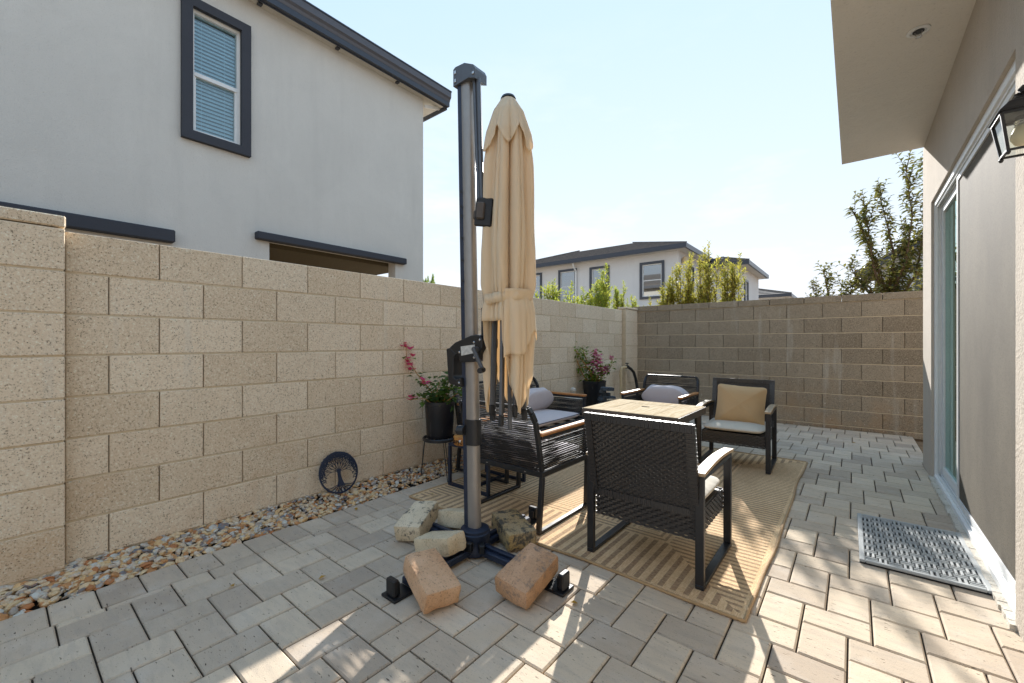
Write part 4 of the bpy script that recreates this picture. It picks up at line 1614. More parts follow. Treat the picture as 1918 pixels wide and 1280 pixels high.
# ---- door mat
dm = thing('door_mat', 'grey white basket weave rubber mat by the patio door', 'doormat', (.253, 3.195, 0), .008)
MW, MH = .47, .755
MB().box((0, 0, .006), (MW, MH, .011), None, .003).build('backing', M['mat_black'], dm)
fm = MB()
b_ = .024
fm.box((-MW / 2 + b_ / 2, 0, .014), (b_, MH, .016), None, .004)
fm.box((MW / 2 - b_ / 2, 0, .014), (b_, MH, .016), None, .004)
fm.box((0, -MH / 2 + b_ / 2, .014), (MW - 2 * b_, b_, .016), None, .004)
fm.box((0, MH / 2 - b_ / 2, .014), (MW - 2 * b_, b_, .016), None, .004)
fm.build('border', M['mat_white'], dm)
wv = MB()
ncx, ncy = 9, 15
cw, chh = (MW - 2 * b_) / ncx, (MH - 2 * b_) / ncy
for i in range(ncx):
    for j in range(ncy):
        cx, cy = -MW / 2 + b_ + (i + .5) * cw, -MH / 2 + b_ + (j + .5) * chh
        if (i + j) % 2:
            for s_ in (-.22, .22):
                wv.box((cx + s_ * cw, cy, .0145), (cw * .22, chh * 1.12, .012), None, .002)
        else:
            for s_ in (-.22, .22):
                wv.box((cx, cy + s_ * chh, .0137), (cw * 1.12, chh * .22, .012), None, .002)
wv.build('basket_weave', M['mat_white'], dm, kind='stuff')


# ---- woven panel (vertical warp cords with strands passing in front and behind)
def weave(mb, org, U_, V_, N_, w, h, rows, cols, amp=.004, fill=.78):
    """rows of flat strands along U_, going in and out over cords along V_"""
    org, U_, V_, N_ = Vector(org), Vector(U_), Vector(V_), Vector(N_)
    rh_ = h / rows
    sub = 2
    n_ = cols * sub
    for r_ in range(rows):
        z0, z1 = (r_ + (1 - fill) / 2) * rh_, (r_ + (1 + fill) / 2) * rh_
        o_ = len(mb.v)
        for k_ in range(n_ + 1):
            d = amp * math.cos(PI * (k_ / sub + r_))
            for zz in (z0, z1):
                mb.v.append(tuple(org + U_ * (w * k_ / n_) + V_ * zz + N_ * (d + .0016)))
            for zz in (z0, z1):
                mb.v.append(tuple(org + U_ * (w * k_ / n_) + V_ * zz + N_ * (d - .0016)))
        for k_ in range(n_):
            a = o_ + k_ * 4
            b = a + 4
            mb.f += [(a, b, b + 1, a + 1), (b + 2, a + 2, a + 3, b + 3), (a + 1, b + 1, b + 3, a + 3), (b, a, a + 2, b + 2)]
    for k_ in range(cols):
        c_ = org + U_ * (w * (k_ + .5) / cols)
        mb.beam(c_, c_ + V_ * h, .004, .003, tuple(N_))


def wrapped(mb, a, b, w, d, n):
    """a bar wrapped in strands: many short rings of slightly different size"""
    a, b = Vector(a), Vector(b)
    for k_ in range(n):
        j = 1 + .05 * math.sin(k_ * 2.7)
        mb.beam(a.lerp(b, k_ / n), a.lerp(b, (k_ + .9) / n), w * j, d * j)


def superpillow(w, d, h, n=2.6, nu=34, nv=18, sag=0.0, seed=1, pinch=.06):
    """rounded cushion: corners drawn out a little, wrinkled surface"""
    r = random.Random(seed)
    m_ = MB()
    ph = r.uniform(0, 9)
    sg = lambda v_, e_: math.copysign(abs(v_) ** e_, v_)
    for j in range(nv + 1):
        be = -PI / 2 + PI * j / nv
        for i in range(nu):
            al = 2 * PI * i / nu
            cb, sb_ = math.cos(be), math.sin(be)
            x = sg(cb, .45) * sg(math.cos(al), 2 / (n * 2.4))
            y = sg(cb, .45) * sg(math.sin(al), 2 / (n * 2.4))
            z = sg(sb_, .8)
            k_ = (abs(x) * abs(y)) ** 4
            x *= 1 + pinch * k_
            y *= 1 + pinch * k_
            z *= (1 - (.45 + pinch * 2) * min(1, max(abs(x), abs(y))) ** 4)
            nz = mnoise.noise(Vector((x * 2.2 + ph, y * 2.2, z)))
            z += .10 * nz * (1 if z > 0 else .3) - sag * (1 - x * x) * (1 - y * y) * (1 if z > 0 else 0)
            m_.v.append((x * w / 2, y * d / 2, z * h / 2))
    for j in range(nv):
        for i in range(nu):
            i2 = (i + 1) % nu
            m_.f.append((j * nu + i, j * nu + i2, (j + 1) * nu + i2, (j + 1) * nu + i))
    return m_


# ---- wicker chairs (local: faces +y)
WGRP = 'black wicker armchairs on the rug'


def wicker_chair(label, loc, rz, hw, hd):
    t = thing('wicker_chair', label, 'chair', loc, rz, WGRP)
    for s_ in (-1, 1):
        x = s_ * hw
        for yy in (-hd, hd):
            MB().lohi((x - .019, yy - .013, .02), (x + .019, yy + .013, .517), .002).build('leg', M['black_metal'], t)
        MB().lohi((x - .019, -hd - .013, 0), (x + .019, hd + .013, .0195), .002).build('sled_bar', M['black_metal'], t)
        MB().lohi((x - .0185, -hd + .0135, .495), (x + .0185, hd - .0135, .5165), .002).build('arm_rail', M['black_metal'], t)
        am = MB()
        n_ = 10
        for k_ in range(n_):
            ya, yb = -hd - .015 + (2 * hd + .05) * k_ / n_, -hd - .015 + (2 * hd + .05) * (k_ + 1) / n_
            za = .518 + .016 * math.sin(PI * k_ / n_)
            zb = .518 + .016 * math.sin(PI * (k_ + 1) / n_)
            a = len(am.v)
            for (yy, zz) in ((ya, za), (yb, zb)):
                for dx in (-.024, .024):
                    for dz in (0, .016):
                        am.v.append((x + dx, yy, zz + dz))
            am.f += [(a + 1, a + 3, a + 7, a + 5), (a, a + 4, a + 6, a + 2), (a, a + 1, a + 5, a + 4), (a + 2, a + 6, a + 7, a + 3)]
            if k_ == 0:
                am.f.append((a, a + 2, a + 3, a + 1))
            if k_ == n_ - 1:
                am.f.append((a + 4, a + 5, a + 7, a + 6))
        am.build('armrest', M['arm_grey'], t)
    iw = hw - .022
    # seat skirt woven on four sides, seat deck
    z0, z1 = .205, .315
    sk = MB()
    weave(sk, (-iw, -hd + .02, z0), (1, 0, 0), (0, 0, 1), (0, -1, 0), 2 * iw, z1 - z0, 8, 22, .0035, .86)
    weave(sk, (-iw, hd - .005, z0), (1, 0, 0), (0, 0, 1), (0, 1, 0), 2 * iw, z1 - z0, 8, 22, .0035, .86)
    weave(sk, (-iw, -hd + .02, z0), (0, 1, 0), (0, 0, 1), (-1, 0, 0), 2 * hd - .025, z1 - z0, 8, 22, .0035, .86)
    weave(sk, (iw, -hd + .02, z0), (0, 1, 0), (0, 0, 1), (1, 0, 0), 2 * hd - .025, z1 - z0, 8, 22, .0035, .86)
    sk.build('woven_skirt', M['wicker'], t)
    dk = MB().lohi((-iw + .008, -hd + .03, z0 + .01), (iw - .008, hd - .018, z1 - .004), .006)
    dk.build('seat_deck', M['wicker'], t)
    # back: wrapped frame with a woven field, leaning back
    lean = .085
    zb, zt = .318, .742
    B0, B1 = Vector((0, -hd + .012, zb)), Vector((0, -hd + .012 - lean, zt))
    V_ = (B1 - B0).normalized()
    N_ = Vector((0, -V_.z, V_.y))
    H_ = (B1 - B0).length
    bf = MB()
    wrapped(bf, B0 + Vector((-iw, 0, 0)), B1 + Vector((-iw, 0, 0)), .040, .026, 46)
    wrapped(bf, B0 + Vector((iw, 0, 0)), B1 + Vector((iw, 0, 0)), .040, .026, 46)
    wrapped(bf, B1 + Vector((-iw - .02, 0, .0)), B1 + Vector((iw + .02, 0, 0)), .028, .038, 54)
    wrapped(bf, B0 + Vector((-iw, 0, .018)), B0 + Vector((iw, 0, .018)), .028, .032, 54)
    bf.build('back_frame', M['wicker'], t)
    wb_ = MB()
    weave(wb_, B0 + Vector((-iw + .018, 0, 0)) + V_ * .03, (1, 0, 0), V_, N_, 2 * iw - .036, H_ - .045, 30, 26, .0030, 1.07)
    wb_.build('woven_back', M['wicker'], t)
    return t


wicker_chair('black wicker chair in front, its back to the viewer', (-.825, 2.305, RUGZ), 0, .278, .268)
wicker_chair('black wicker chair at the far right holding the camel pillow', (-.862, 4.445, RUGZ), PI + .04, .278, .262)


def cushion(name, label, cat, loc, rot, w, d, h, mat, n=2.6, seed=1, pinch=.0, sag=.0, piping=True, group=None):
    t = thing(name, label, cat, loc, 0, group)
    t.rotation_euler = rot
    superpillow(w, d, h, n, 40, 20, sag, seed, pinch).build('cover', mat, t, True)
    if piping:
        pm = MB()
        P = []
        for i in range(64):
            al = 2 * PI * i / 64
            sg = lambda v_, e_: math.copysign(abs(v_) ** e_, v_)
            P.append((sg(math.cos(al), 2 / (n * 2.4)) * w / 2 * 1.004, sg(math.sin(al), 2 / (n * 2.4)) * d / 2 * 1.004, 0.3 * h / 2))
        pm.tube(P, .0035, 5, closed=True)
        pm.build('piping', M['piping'], t)
    return t


CG = 'ivory seat cushions of the wicker chairs'
cushion('seat_cushion', 'ivory seat cushion on the front wicker chair', 'cushion', (-.825, 2.335, .36 + .002), (0, 0, 0), .50, .54, .075, M['ivory'], 3.2, 3, 0, 0, False, CG)
cushion('seat_cushion', 'ivory seat cushion beneath the camel pillow', 'cushion', (-.862, 4.42, .36 + .002), (0, 0, .04), .50, .54, .075, M['ivory'], 3.2, 4, 0, 0, False, CG)
cushion('pillow', 'square camel brown pillow leaning on the far right wicker chair', 'pillow', (-.84, 4.475, .545), (math.radians(74), math.radians(3), .10), .40, .36, .13, M['beige_pillow'], 3.4, 5, .17, 0, False)

# ---- rope furniture (local: faces +y)
RGRP = 'rope armchairs with wooden arms'


def rope_seat(name, label, cat, loc, rz, hw, group=None, hd=.29):
    t = thing(name, label, cat, loc, rz, group)
    zr, za = .345, .572
    fr_ = MB()
    fr_.lohi((-hw, -hd, zr - .018), (hw, -hd + .03, zr + .018), .003)
    fr_.lohi((-hw, hd - .03, zr - .018), (hw, hd, zr + .018), .003)
    fr_.lohi((-hw, -hd + .031, zr - .018), (-hw + .03, hd - .031, zr + .018), .003)
    fr_.lohi((hw - .03, -hd + .031, zr - .018), (hw, hd - .031, zr + .018), .003)
    for k_ in range(5):
        x = -hw + .03 + (2 * hw - .06) * (k_ + 1) / 6
        fr_.lohi((x - .012, -hd + .031, zr - .008), (x + .012, hd - .031, zr + .008))
    fr_.build('seat_frame', M['black_metal'], t)
    bt = MB()
    for k_ in range(2):
        bt.lathe([(.006, 0), (.006, .004)], (-hw * .4 + k_ * hw, -hd - .002, zr), 8)
    for s_ in (-1, 1):
        x = s_ * (hw - .015)
        MB().beam((x, -hd + .02, zr - .018), (x, -hd - .015, .015), .030, .026, (0, 1, 0), .003).build('leg', M['black_metal'], t)
        MB().beam((x, hd - .02, zr - .018), (x, hd - .035, .015), .030, .026, (0, 1, 0), .003).build('leg', M['black_metal'], t)
        MB().lohi((x - .015, -hd - .028, 0), (x + .015, hd - .02, .018), .003).build('sled_bar', M['black_metal'], t)
        MB().lohi((x - .013, hd - .045, zr + .019), (x + .013, hd - .015, za - .022), .003).build('arm_post', M['black_metal'], t)
        MB().lohi((x - .013, -hd + .0, za - .021), (x + .013, hd - .012, za - .0005), .003).build('arm_rail', M['black_metal'], t)
        MB().box((x, -.012, za + .011), (.045, 2 * hd + .0, .022), None, .006).build('armrest', M['arm_wood'], t)
    # back frame: posts lean back, rounded upper corners
    zt = .745
    yb0, yb1 = -hd + .012, -hd - .075
    bfm = MB()
    path = []
    for s_ in (-1, 1):
        x = s_ * (hw - .012)
        pts_ = [(x, yb0, zr + .018), (x, yb0 - .03, .52), (x * .995, yb0 - .062, .66), (x * .97, yb1 - .002, .715), (x * .90, yb1 - .006, zt)]
        path.append(pts_)
        for a, b in zip(pts_[:-1], pts_[1:]):
            bfm.beam(a, b, .022, .032, (0, 1, 0), .002)
    bfm.beam(path[0][-1], path[1][-1], .024, .022, (0, 0, 1), .002)
    bfm.build('back_frame', M['black_metal'], t)
    # ropes: back
    rp = MB()
    zz = zr + .03
    i = 0
    rn = random.Random(int(abs(loc[0] * 100)))
    def edge_pt(z_):
        for a, b in zip(path[1][:-1], path[1][1:]):
            if a[2] <= z_ <= b[2]:
                f_ = (z_ - a[2]) / (b[2] - a[2])
                return [a[q] + (b[q] - a[q]) * f_ for q in range(3)]
        return path[1][-1]
    n_ = max(8, int(hw * 26))
    while zz < zt - .012:
        e_ = edge_pt(zz)
        for off in (-.009, .009):
            j = rn.uniform(-.0018, .0018)
            P = []
            for k_ in range(n_ + 1):
                u = -1 + 2 * k_ / n_
                P.append((u * e_[0], e_[1] - off * math.cos(u * PI * 1.5) + .004 * math.sin(zz * 60), zz + j + .0016 * math.sin(u * 7 + i)))
            rp.tube(P, .0038, 5, False)
        zz += .0128
        i += 1
    rp.build('rope_back', M['rope'], t, kind='stuff')
    rs_ = MB()
    for s_ in (-1, 1):
        x = s_ * (hw - .012)
        zz = zr + .03
        while zz < za - .028:
            e_ = edge_pt(zz)
            for off in (-.010, .010):
                rs_.tube([(x + off * .6, e_[1], zz + rn.uniform(-.002, .002)), (x + off * 1.3, (e_[1] + hd) / 2, zz + rn.uniform(-.002, .002)), (x + off, hd - .03, zz)], .0038, 5, False)
            zz += .0132
    rs_.build('rope_sides', M['rope'], t, kind='stuff')
    bt.build('frame_bolts', M['steel'], t)
    return t


rope_seat('rope_chair', 'rope armchair at the left of the rug, seen from behind beside the mast', 'chair', (-1.735, 2.325, RUGZ), 0, .312, RGRP)
rope_seat('rope_chair', 'rope armchair behind the table, facing the viewer', 'chair', (-1.62, 4.50, RUGZ), PI, .312, RGRP)
rope_seat('rope_loveseat', 'wide rope loveseat along the block wall, behind the furled canopy', 'loveseat', (-2.42, 3.22, RUGZ), -PI / 2, .64)

LG = 'lavender grey seat cushions'
cushion('seat_cushion', 'wide lavender grey seat cushion on the rope loveseat', 'cushion', (-2.40, 3.22, .405), (0, 0, -PI / 2), 1.16, .50, .09, M['lavender'], 4.0, 6, 0, .22, True, LG)
cushion('seat_cushion', 'lavender grey seat cushion in the rope armchair beside the mast', 'cushion', (-1.735, 2.34, .405), (0, 0, 0), .53, .50, .09, M['lavender'], 3.6, 7, 0, .2, True, LG)
cushion('seat_cushion', 'lavender grey seat cushion in the rope armchair behind the table', 'cushion', (-1.62, 4.49, .405), (0, 0, PI), .53, .50, .09, M['lavender'], 3.6, 8, 0, .2, True, LG)
PG = 'lavender grey lumbar pillows'
cushion('pillow', 'lavender grey lumbar pillow at the far end of the loveseat', 'pillow', (-2.565, 3.52, .545), (math.radians(-22), 0, -PI / 2), .54, .15, .25, M['lavender'], 3.6, 9, .05, 0, False, PG)
cushion('pillow', 'lavender grey lumbar pillow on the chair behind the table', 'pillow', (-1.62, 4.68, .545), (math.radians(-18), 0, PI), .50, .14, .24, M['lavender'], 3.6, 10, .05, 0, False, PG)
cushion('pillow', 'lavender grey lumbar pillow on the chair beside the mast', 'pillow', (-1.735, 2.15, .52), (math.radians(-18), 0, 0), .46, .13, .20, M['lavender'], 3.6, 12, .05, 0, False, PG)

# ---- fire table
TX0, TX1, TY0, TY1, TZ = -1.735, -.968, 3.06, 3.76, .602
ft = thing('fire_table', 'square fire pit table with a pale wood look top in the middle of the rug', 'table', ((TX0 + TX1) / 2, (TY0 + TY1) / 2, RUGZ))
hx, hy = (TX1 - TX0) / 2, (TY1 - TY0) / 2
tz = TZ - RUGZ
m_ = MB()
lx, ly = .20, .18
for lo, hi in (((-hx, -hy), (-lx, hy)), ((lx, -hy), (hx, hy)), ((-lx + .0015, -hy), (lx - .0015, -ly)), ((-lx + .0015, ly), (lx - .0015, hy))):
    m_.lohi((lo[0], lo[1], tz - .018), (hi[0], hi[1], tz), .0015)
m_.build('table_top', M['tabletop'], ft)
lid = MB().lohi((-lx + .004, -ly + .004, tz - .018), (lx - .004, ly - .004, tz - .001), .0015).build('burner_lid', M['tabletop'], ft)
MB().box((0, .02, tz + .0005), (.065, .012, .004), None, .001).build('handle_slot', M['matte_black'], lid)
m_ = MB()
m_.lohi((-hx - .004, -hy - .004, tz - .058), (hx + .004, -hy + .016, tz - .004))
m_.lohi((-hx - .004, hy - .016, tz - .058), (hx + .004, hy + .004, tz - .004))
m_.lohi((-hx - .004, -hy + .0165, tz - .058), (-hx + .016, hy - .0165, tz - .004))
m_.lohi((hx - .016, -hy + .0165, tz - .058), (hx + .004, hy - .0165, tz - .004))
m_.lohi((-hx + .02, -hy + .02, tz - .05), (hx - .02, hy - .02, tz - .02))
m_.build('apron', M['table_frame'], ft)
bx_, by_ = .26, .26
for sx in (-1, 1):
    for sy in (-1, 1):
        MB().lohi((sx * bx_ - .016, sy * by_ - .016, 0), (sx * bx_ + .016, sy * by_ + .016, tz - .051)).build('leg', M['table_frame'], ft)
for nm, lo, hi in (('front', (-bx_ + .017, -by_ - .006, .03), (bx_ - .017, -by_ + .006, tz - .051)), ('rear', (-bx_ + .017, by_ - .006, .03), (bx_ - .017, by_ + .006, tz - .051)),
                   ('a', (-bx_ - .006, -by_ + .017, .03), (-bx_ + .006, by_ - .017, tz - .051)), ('b', (bx_ - .006, -by_ + .017, .03), (bx_ + .006, by_ - .017, tz - .051))):
    MB().lohi(lo, hi).build('side_panel', M['table_panel'], ft)
ht = MB()
for row in range(4):
    for k_ in range(6):
        cx, cz = -bx_ + .06 + k_ * .08, tz - .10 - row * .11
        if cz < .08:
            continue
        s_ = 1 if (k_ + row) % 2 else -1
        for l_ in range(7):
            t_ = (l_ - 3) * .0095
            c0 = Vector((cx + s_ * t_ * .7, -by_ - .0075, cz + t_ * .7))
            d_ = Vector((-s_, 0, 1)).normalized() * .033
            ht.beam(c0 - d_, c0 + d_, .003, .003, (0, 1, 0))
ht.build('lattice_pattern', M['hatch'], ft, kind='stuff')

# ---- black side table beside the rope chair
sd = thing('side_table', 'low black metal table behind the mast holding the log slice', 'table', (-2.285, 2.50, RUGZ))
hx, hy, tz = .205, .215, .335
for sy in (-1, 1):
    for sx in (-1, 1):
        MB().lohi((sx * hx - .011, sy * hy - .011, .022), (sx * hx + .011, sy * hy + .011, tz - .026)).build('leg', M['navy_metal'], sd)
    MB().lohi((-hx - .011, sy * hy - .011, 0), (hx + .011, sy * hy + .011, .0215)).build('base_bar', M['navy_metal'], sd)
MB().lohi((-.011, -hy + .0115, 0), (.011, hy - .0115, .0215)).build('stretcher', M['navy_metal'], sd)
m_ = MB()
m_.lohi((-hx - .011, -hy - .011, tz - .025), (hx + .011, hy + .011, tz - .004), .003)
m_.build('table_top', M['navy_metal'], sd)
ls = thing('log_slice', 'orange log slice with burnt lettering on the low black table', 'decoration', (-2.375, 2.355, RUGZ + tz - .0035))
m_ = MB()
pr_ = []
nn = 30
rw = [1 + .05 * math.sin(3 * 2 * PI * k_ / nn + 1) + .03 * math.sin(7 * 2 * PI * k_ / nn) for k_ in range(nn)]
for z_, q in ((0, .96), (.006, 1), (.058, 1), (.064, .96)):
    for k_ in range(nn):
        a = 2 * PI * k_ / nn
        m_.v.append((.10 * q * rw[k_] * math.cos(a), .10 * q * rw[k_] * math.sin(a), z_))
for i in range(3):
    for k_ in range(nn):
        k2 = (k_ + 1) % nn
        m_.f.append((i * nn + k_, i * nn + k2, (i + 1) * nn + k2, (i + 1) * nn + k_))
m_.f.append(tuple(range(3 * nn, 4 * nn)))
m_.f.append(tuple(range(nn))[::-1])
m_.build('slice', M['slice_wood'], ls, 'auto')
# brush-like strokes of the burnt word, standing on the curved side
st_ = MB()
def side_pt(u, v_):
    a = -PI / 2 - .55 + u * 1.0
    return Vector((.1055 * math.cos(a), .1055 * math.sin(a), .010 + v_ * .045))
for stroke in ([(0.12, .95), (.02, .7), (.0, .3), (.1, .05), (.18, .2)], [(.28, .1), (.27, .65), (.36, .7), (.40, .1)], [(.30, .38), (.39, .4)],
               [(.5, .1), (.5, .72)], [(.5, .68), (.6, .6), (.58, .42), (.5, .4)], [(.68, -.1), (.68, .7)], [(.68, .65), (.80, .6), (.80, .4), (.69, .36)], [(.9, .7), (.9, .15), (1.0, .1)]):
    st_.tube([side_pt(*p) for p in stroke], .0028, 5)
st_.build('lettering', M['ink'], ls)
rd = thing('painted_ornament', 'red and white painted cone ornament on top of the log slice', 'ornament', (-2.36, 2.375, RUGZ + tz + .0605))
MB().lathe([(.046, 0), (.05, .012), (.044, .03), (.03, .07), (.012, .105), (.002, .11)], (0, 0, 0), 22).build('cone', M['red_paint'], rd, True)
MB().lathe([(.0505, .006), (.0515, .014), (.047, .026)], (0, 0, 0), 22, False, False).build('white_band', M['white_stone'], rd, True)

# ---- tree of life disc leaning on the wall
td = thing('tree_disc', 'round blue black metal tree of life disc leaning on the wall', 'garden art', (-2.865, 1.585, .052))
td.rotation_euler = (0, math.radians(-17), 0)
RD = .148
m_ = MB()
N_ = 56
for k_ in range(N_):
    a, b = 2 * PI * k_ / N_, 2 * PI * (k_ + 1) / N_
    v = []
    for x in (-.0025, .0025):
        for rr in (RD - .012, RD):
            for q in (a, b):
                v.append((x, rr * math.cos(q), RD + rr * math.sin(q)))
    m_.add(v, [(0, 1, 3, 2), (4, 6, 7, 5), (2, 3, 7, 6), (0, 4, 5, 1)])
m_.build('ring', M['navy_metal'], td)
tk = MB()
tk.prism([(-.026, .055), (-.013, .095), (-.011, .14), (-.016, .165), (.016, .17), (.011, .135), (.016, .095), (.03, .055), (.012, .062), (0, .052), (-.012, .062)], 0, -.0024, .0024)
tk.build('trunk', M['navy_metal'], td)
bm_, lv = MB(), MB()
rt = random.Random(5)
def grow(p, ang, L, w, dep):
    q = (p[0] + L * math.cos(ang), p[1] + L * math.sin(ang))
    if math.hypot(q[0], q[1] - RD) > RD - .008:
        return
    bm_.beam((0, p[0], p[1]), (0, q[0], q[1]), w, .0044, (1, 0, 0)) if False else bm_.beam((0, p[0], p[1]), (0, q[0], q[1]), .0044, w, (0, 1, .3))
    if dep > 1:
        for s_ in (-1, 1):
            lv.leaf(Vector((rt.uniform(-.001, .002), q[0], q[1])), Vector((.0, math.cos(ang + s_ * .9), math.sin(ang + s_ * .9))), Vector((1, 0, 0)), .017, .009, .0, 0)
    if dep < 4:
        for s_ in (-1, 1) if dep else (-1, 0, 1):
            grow(q, ang + s_ * rt.uniform(.28, .55), L * rt.uniform(.68, .85), w * .7, dep + 1)
for a in (.12, .5, .85, 1.2, 1.57, 1.95, 2.3, 2.65, 3.02):
    grow((.010 * math.cos(a), .155 + .008 * math.sin(a)), a, .042, .004, 0)
for a in (-.25, -.55, -.85, -1.2, -1.57, -1.95, -2.3, -2.6, -2.9):
    c_ = (.016 * math.cos(a), .066 + .01 * math.sin(a))
    L_ = RD - .006 - math.hypot(c_[0], c_[1] - RD) if False else .0
    p1 = (c_[0] + .06 * math.cos(a), c_[1] + .05 * math.sin(a))
    for tries in range(12):
        if math.hypot(p1[0], p1[1] - RD) < RD - .008:
            break
        p1 = ((c_[0] + p1[0]) / 2, (c_[1] + p1[1]) / 2)
    bm_.beam((0, *c_), (0, *p1), .0044, .005, (0, 1, .3))
    grow(p1, a + .2, .022, .004, 2)
    grow(p1, a - .2, .022, .004, 2)
bm_.build('branches', M['navy_metal'], td, kind='stuff')
lv.build('leaves', M['navy_metal'], td)

# ---- stacked slate, lantern finial, pipe, low table with dishes near the corner
cs = thing('slate_stack', 'stack of blue grey slate pieces in front of the large pot', 'ornament', (-2.47, 4.93, 0))
rs2 = random.Random(9)
zz = 0
k_ = 0
while zz < .545:
    h_ = rs2.uniform(.022, .04)
    q = MB()
    w1 = (.085 + .035 * math.sin(k_ * 1.9)) * (1.15 - zz * .7)
    off = (.03 * math.sin(k_ * 2.3), .025 * math.cos(k_ * 1.7))
    base = [(w1 * rs2.uniform(.8, 1.2) * math.cos(a * PI / 3.5), w1 * .75 * rs2.uniform(.8, 1.2) * math.sin(a * PI / 3.5)) for a in range(7)]
    q.prism([(a + off[0], b + off[1]) for a, b in base], 2, zz, zz + h_)
    q.build('slate', M['slate'], cs)
    zz += h_ + .0002
    k_ += 1
wl_ = thing('garden_lantern', 'white cast stone garden lantern with a round finial behind the loveseat arm', 'ornament', (-2.76, 4.62, .035))
MB().lathe([(.10, 0), (.10, .03), (.05, .05), (.045, .26), (.085, .28), (.085, .30), (.065, .30)], (0, 0, 0), 20).build('post', M['white_stone'], wl_, 'auto')
v = []
m_ = MB()
for r_, z_ in ((.12, .385), (.12, .40), (.05, .455), (.035, .46)):
    v += [(r_ * math.cos(a * PI / 3 + .3), r_ * math.sin(a * PI / 3 + .3), z_) for a in range(6)]
f = [tuple(range(6))[::-1], tuple(range(18, 24))]
for i in range(3):
    for k_ in range(6):
        f.append((i * 6 + k_, i * 6 + (k_ + 1) % 6, i * 6 + 6 + (k_ + 1) % 6, i * 6 + 6 + k_))
m_.add(v, f)
m_.build('roof', M['white_stone'], wl_)
m_ = MB()
for a in range(6):
    q = a * PI / 3 + .3
    m_.beam((.062 * math.cos(q), .062 * math.sin(q), .30), (.062 * math.cos(q), .062 * math.sin(q), .386), .02, .02)
m_.build('light_chamber', M['white_stone'], wl_)
MB().lathe([(.032, .459), (.02, .47), (.036, .49), (.04, .505), (.030, .528), (.004, .538)], (0, 0, 0), 18).build('finial', M['white_stone'], wl_, True)

pp = thing('hose_pipe', 'tan standpipe with a black valve and drooping black hose in the corner', 'pipe', (-2.86, 6.25, 0))
MB().tube([(0, 0, 0), (0, 0, .70), (.004, .012, .735), (.01, .04, .745), (.012, .17, .745)], .021, 10).build('pipe', M['pvc'], pp, 'auto')
MB().tube([(0, 0, .60), (0, 0, .64)], .026, 10).build('coupling', M['pvc'], pp, 'auto')
m_ = MB().tube([(.012, .16, .745), (.013, .24, .745)], .027, 10)
m_.lathe([(.008, 0), (.008, .03), (.03, .034), (.03, .045)], (.013, .2, .765), 12)
m_.build('valve', M['black_plastic'], pp, 'auto')
MB().tube([(.013, .235, .742), (.03, .31, .71), (.05, .38, .65), (.06, .43, .55), (.07, .46, .42), (.08, .45, .28), (.08, .46, .05)], .023, 10).build('hose', M['black_plastic'], pp, 'auto')

lt_ = thing('side_table', 'low black slatted table at the far end of the loveseat with clay dishes', 'table', (-2.14, 4.13, RUGZ))
m_ = MB()
for sx in (-1, 1):
    for sy in (-1, 1):
        MB().lohi((sx * .18 - .012, sy * .18 - .012, 0), (sx * .18 + .012, sy * .18 + .012, .36)).build('leg', M['black_metal'], lt_)
m_.lohi((-.192, -.192, .3605), (.192, -.168, .384))
m_.lohi((-.192, .168, .3605), (.192, .192, .384))
m_.lohi((-.192, -.1675, .3605), (-.168, .1675, .384))
m_.lohi((.168, -.1675, .3605), (.192, .1675, .384))
m_.build('top_frame', M['black_metal'], lt_)
for k_ in range(6):
    x = -.14 + k_ * .056
    MB().lohi((x - .021, -.167, .366), (x + .021, .167, .380)).build('slat', M['black_metal'], lt_)
for k_, (x, y, z_) in enumerate(((-2.17, 4.10, .391), (-2.12, 4.17, .411))):
    q = MB().lathe([(.05, 0), (.085, .016), (.092, .02), (.086, .02), (.05, .006), (.005, .005)], (0, 0, 0), 28)
    o = q.build('clay_dish', M['terracotta'], None, 'auto')
    o.location = (x, y, z_)
    if k_:
        o.rotation_euler = (.22, 0, 0)
    tag(o, ('flat terracotta dish lying on the low slatted table', 'tilted terracotta dish resting on top of the other dish')[k_], 'dish', 'terracotta dishes')

# ---- parasol
UX, UY = -1.595, 1.645
um = thing('cantilever_parasol', 'furled sand coloured cantilever parasol on a grey mast and cross base', 'parasol', (UX, UY, 0))
CX_, CY_ = .208, .032                       # canopy axis relative to the mast
# cross base
for (dx, dy), L in (((1, 0), .49), ((0, -1), .45), ((-1, 0), .46), ((0, 1), .46)):
    a = Vector((dx * .06, dy * .06, .034))
    b = Vector((dx * L, dy * L, .034))
    arm = MB().beam(a, b, .075, .036, (0, 0, 1), .006).build('base_arm', M['navy_metal'], um)
    MB().beam(a + Vector((0, 0, .026)), b + Vector((0, 0, .026)) - Vector((dx, dy, 0)) * .02, .026, .016, (0, 0, 1), .004).build('rib', M['navy_metal'], arm)
    ft_ = MB()
    c_ = Vector((dx, dy, 0))
    s_ = Vector((-dy, dx, 0))
    p = c_ * (L + .045)
    ft_.box((p.x, p.y, .007), (.11 if dx else .10, .11 if dy else .10, .014), None, .003)
    pq = c_ * (L + .075)
    ft_.box((pq.x, pq.y, .050), (.030 if dx else .062, .030 if dy else .062, .075), None, .006)
    pq = c_ * (L + .054)
    ft_.box((pq.x, pq.y, .040), (.012 if dx else .040, .012 if dy else .040, .056), None, .003)
    ft_.build('foot', M['black_plastic'], arm)
m_ = MB().lathe([(.086, .012), (.086, .04), (.079, .05), (.079, .085), (.082, .09), (.082, .118), (.076, .122), (.076, .135), (.060, .142)], (0, 0, 0), 36)
hub = m_.build('base_hub', M['navy_metal'], um, 'auto')
m_ = MB()
m_.box((.025, -.084, .072), (.062, .03, .052), Euler((0, 0, .22)).to_matrix(), .006)
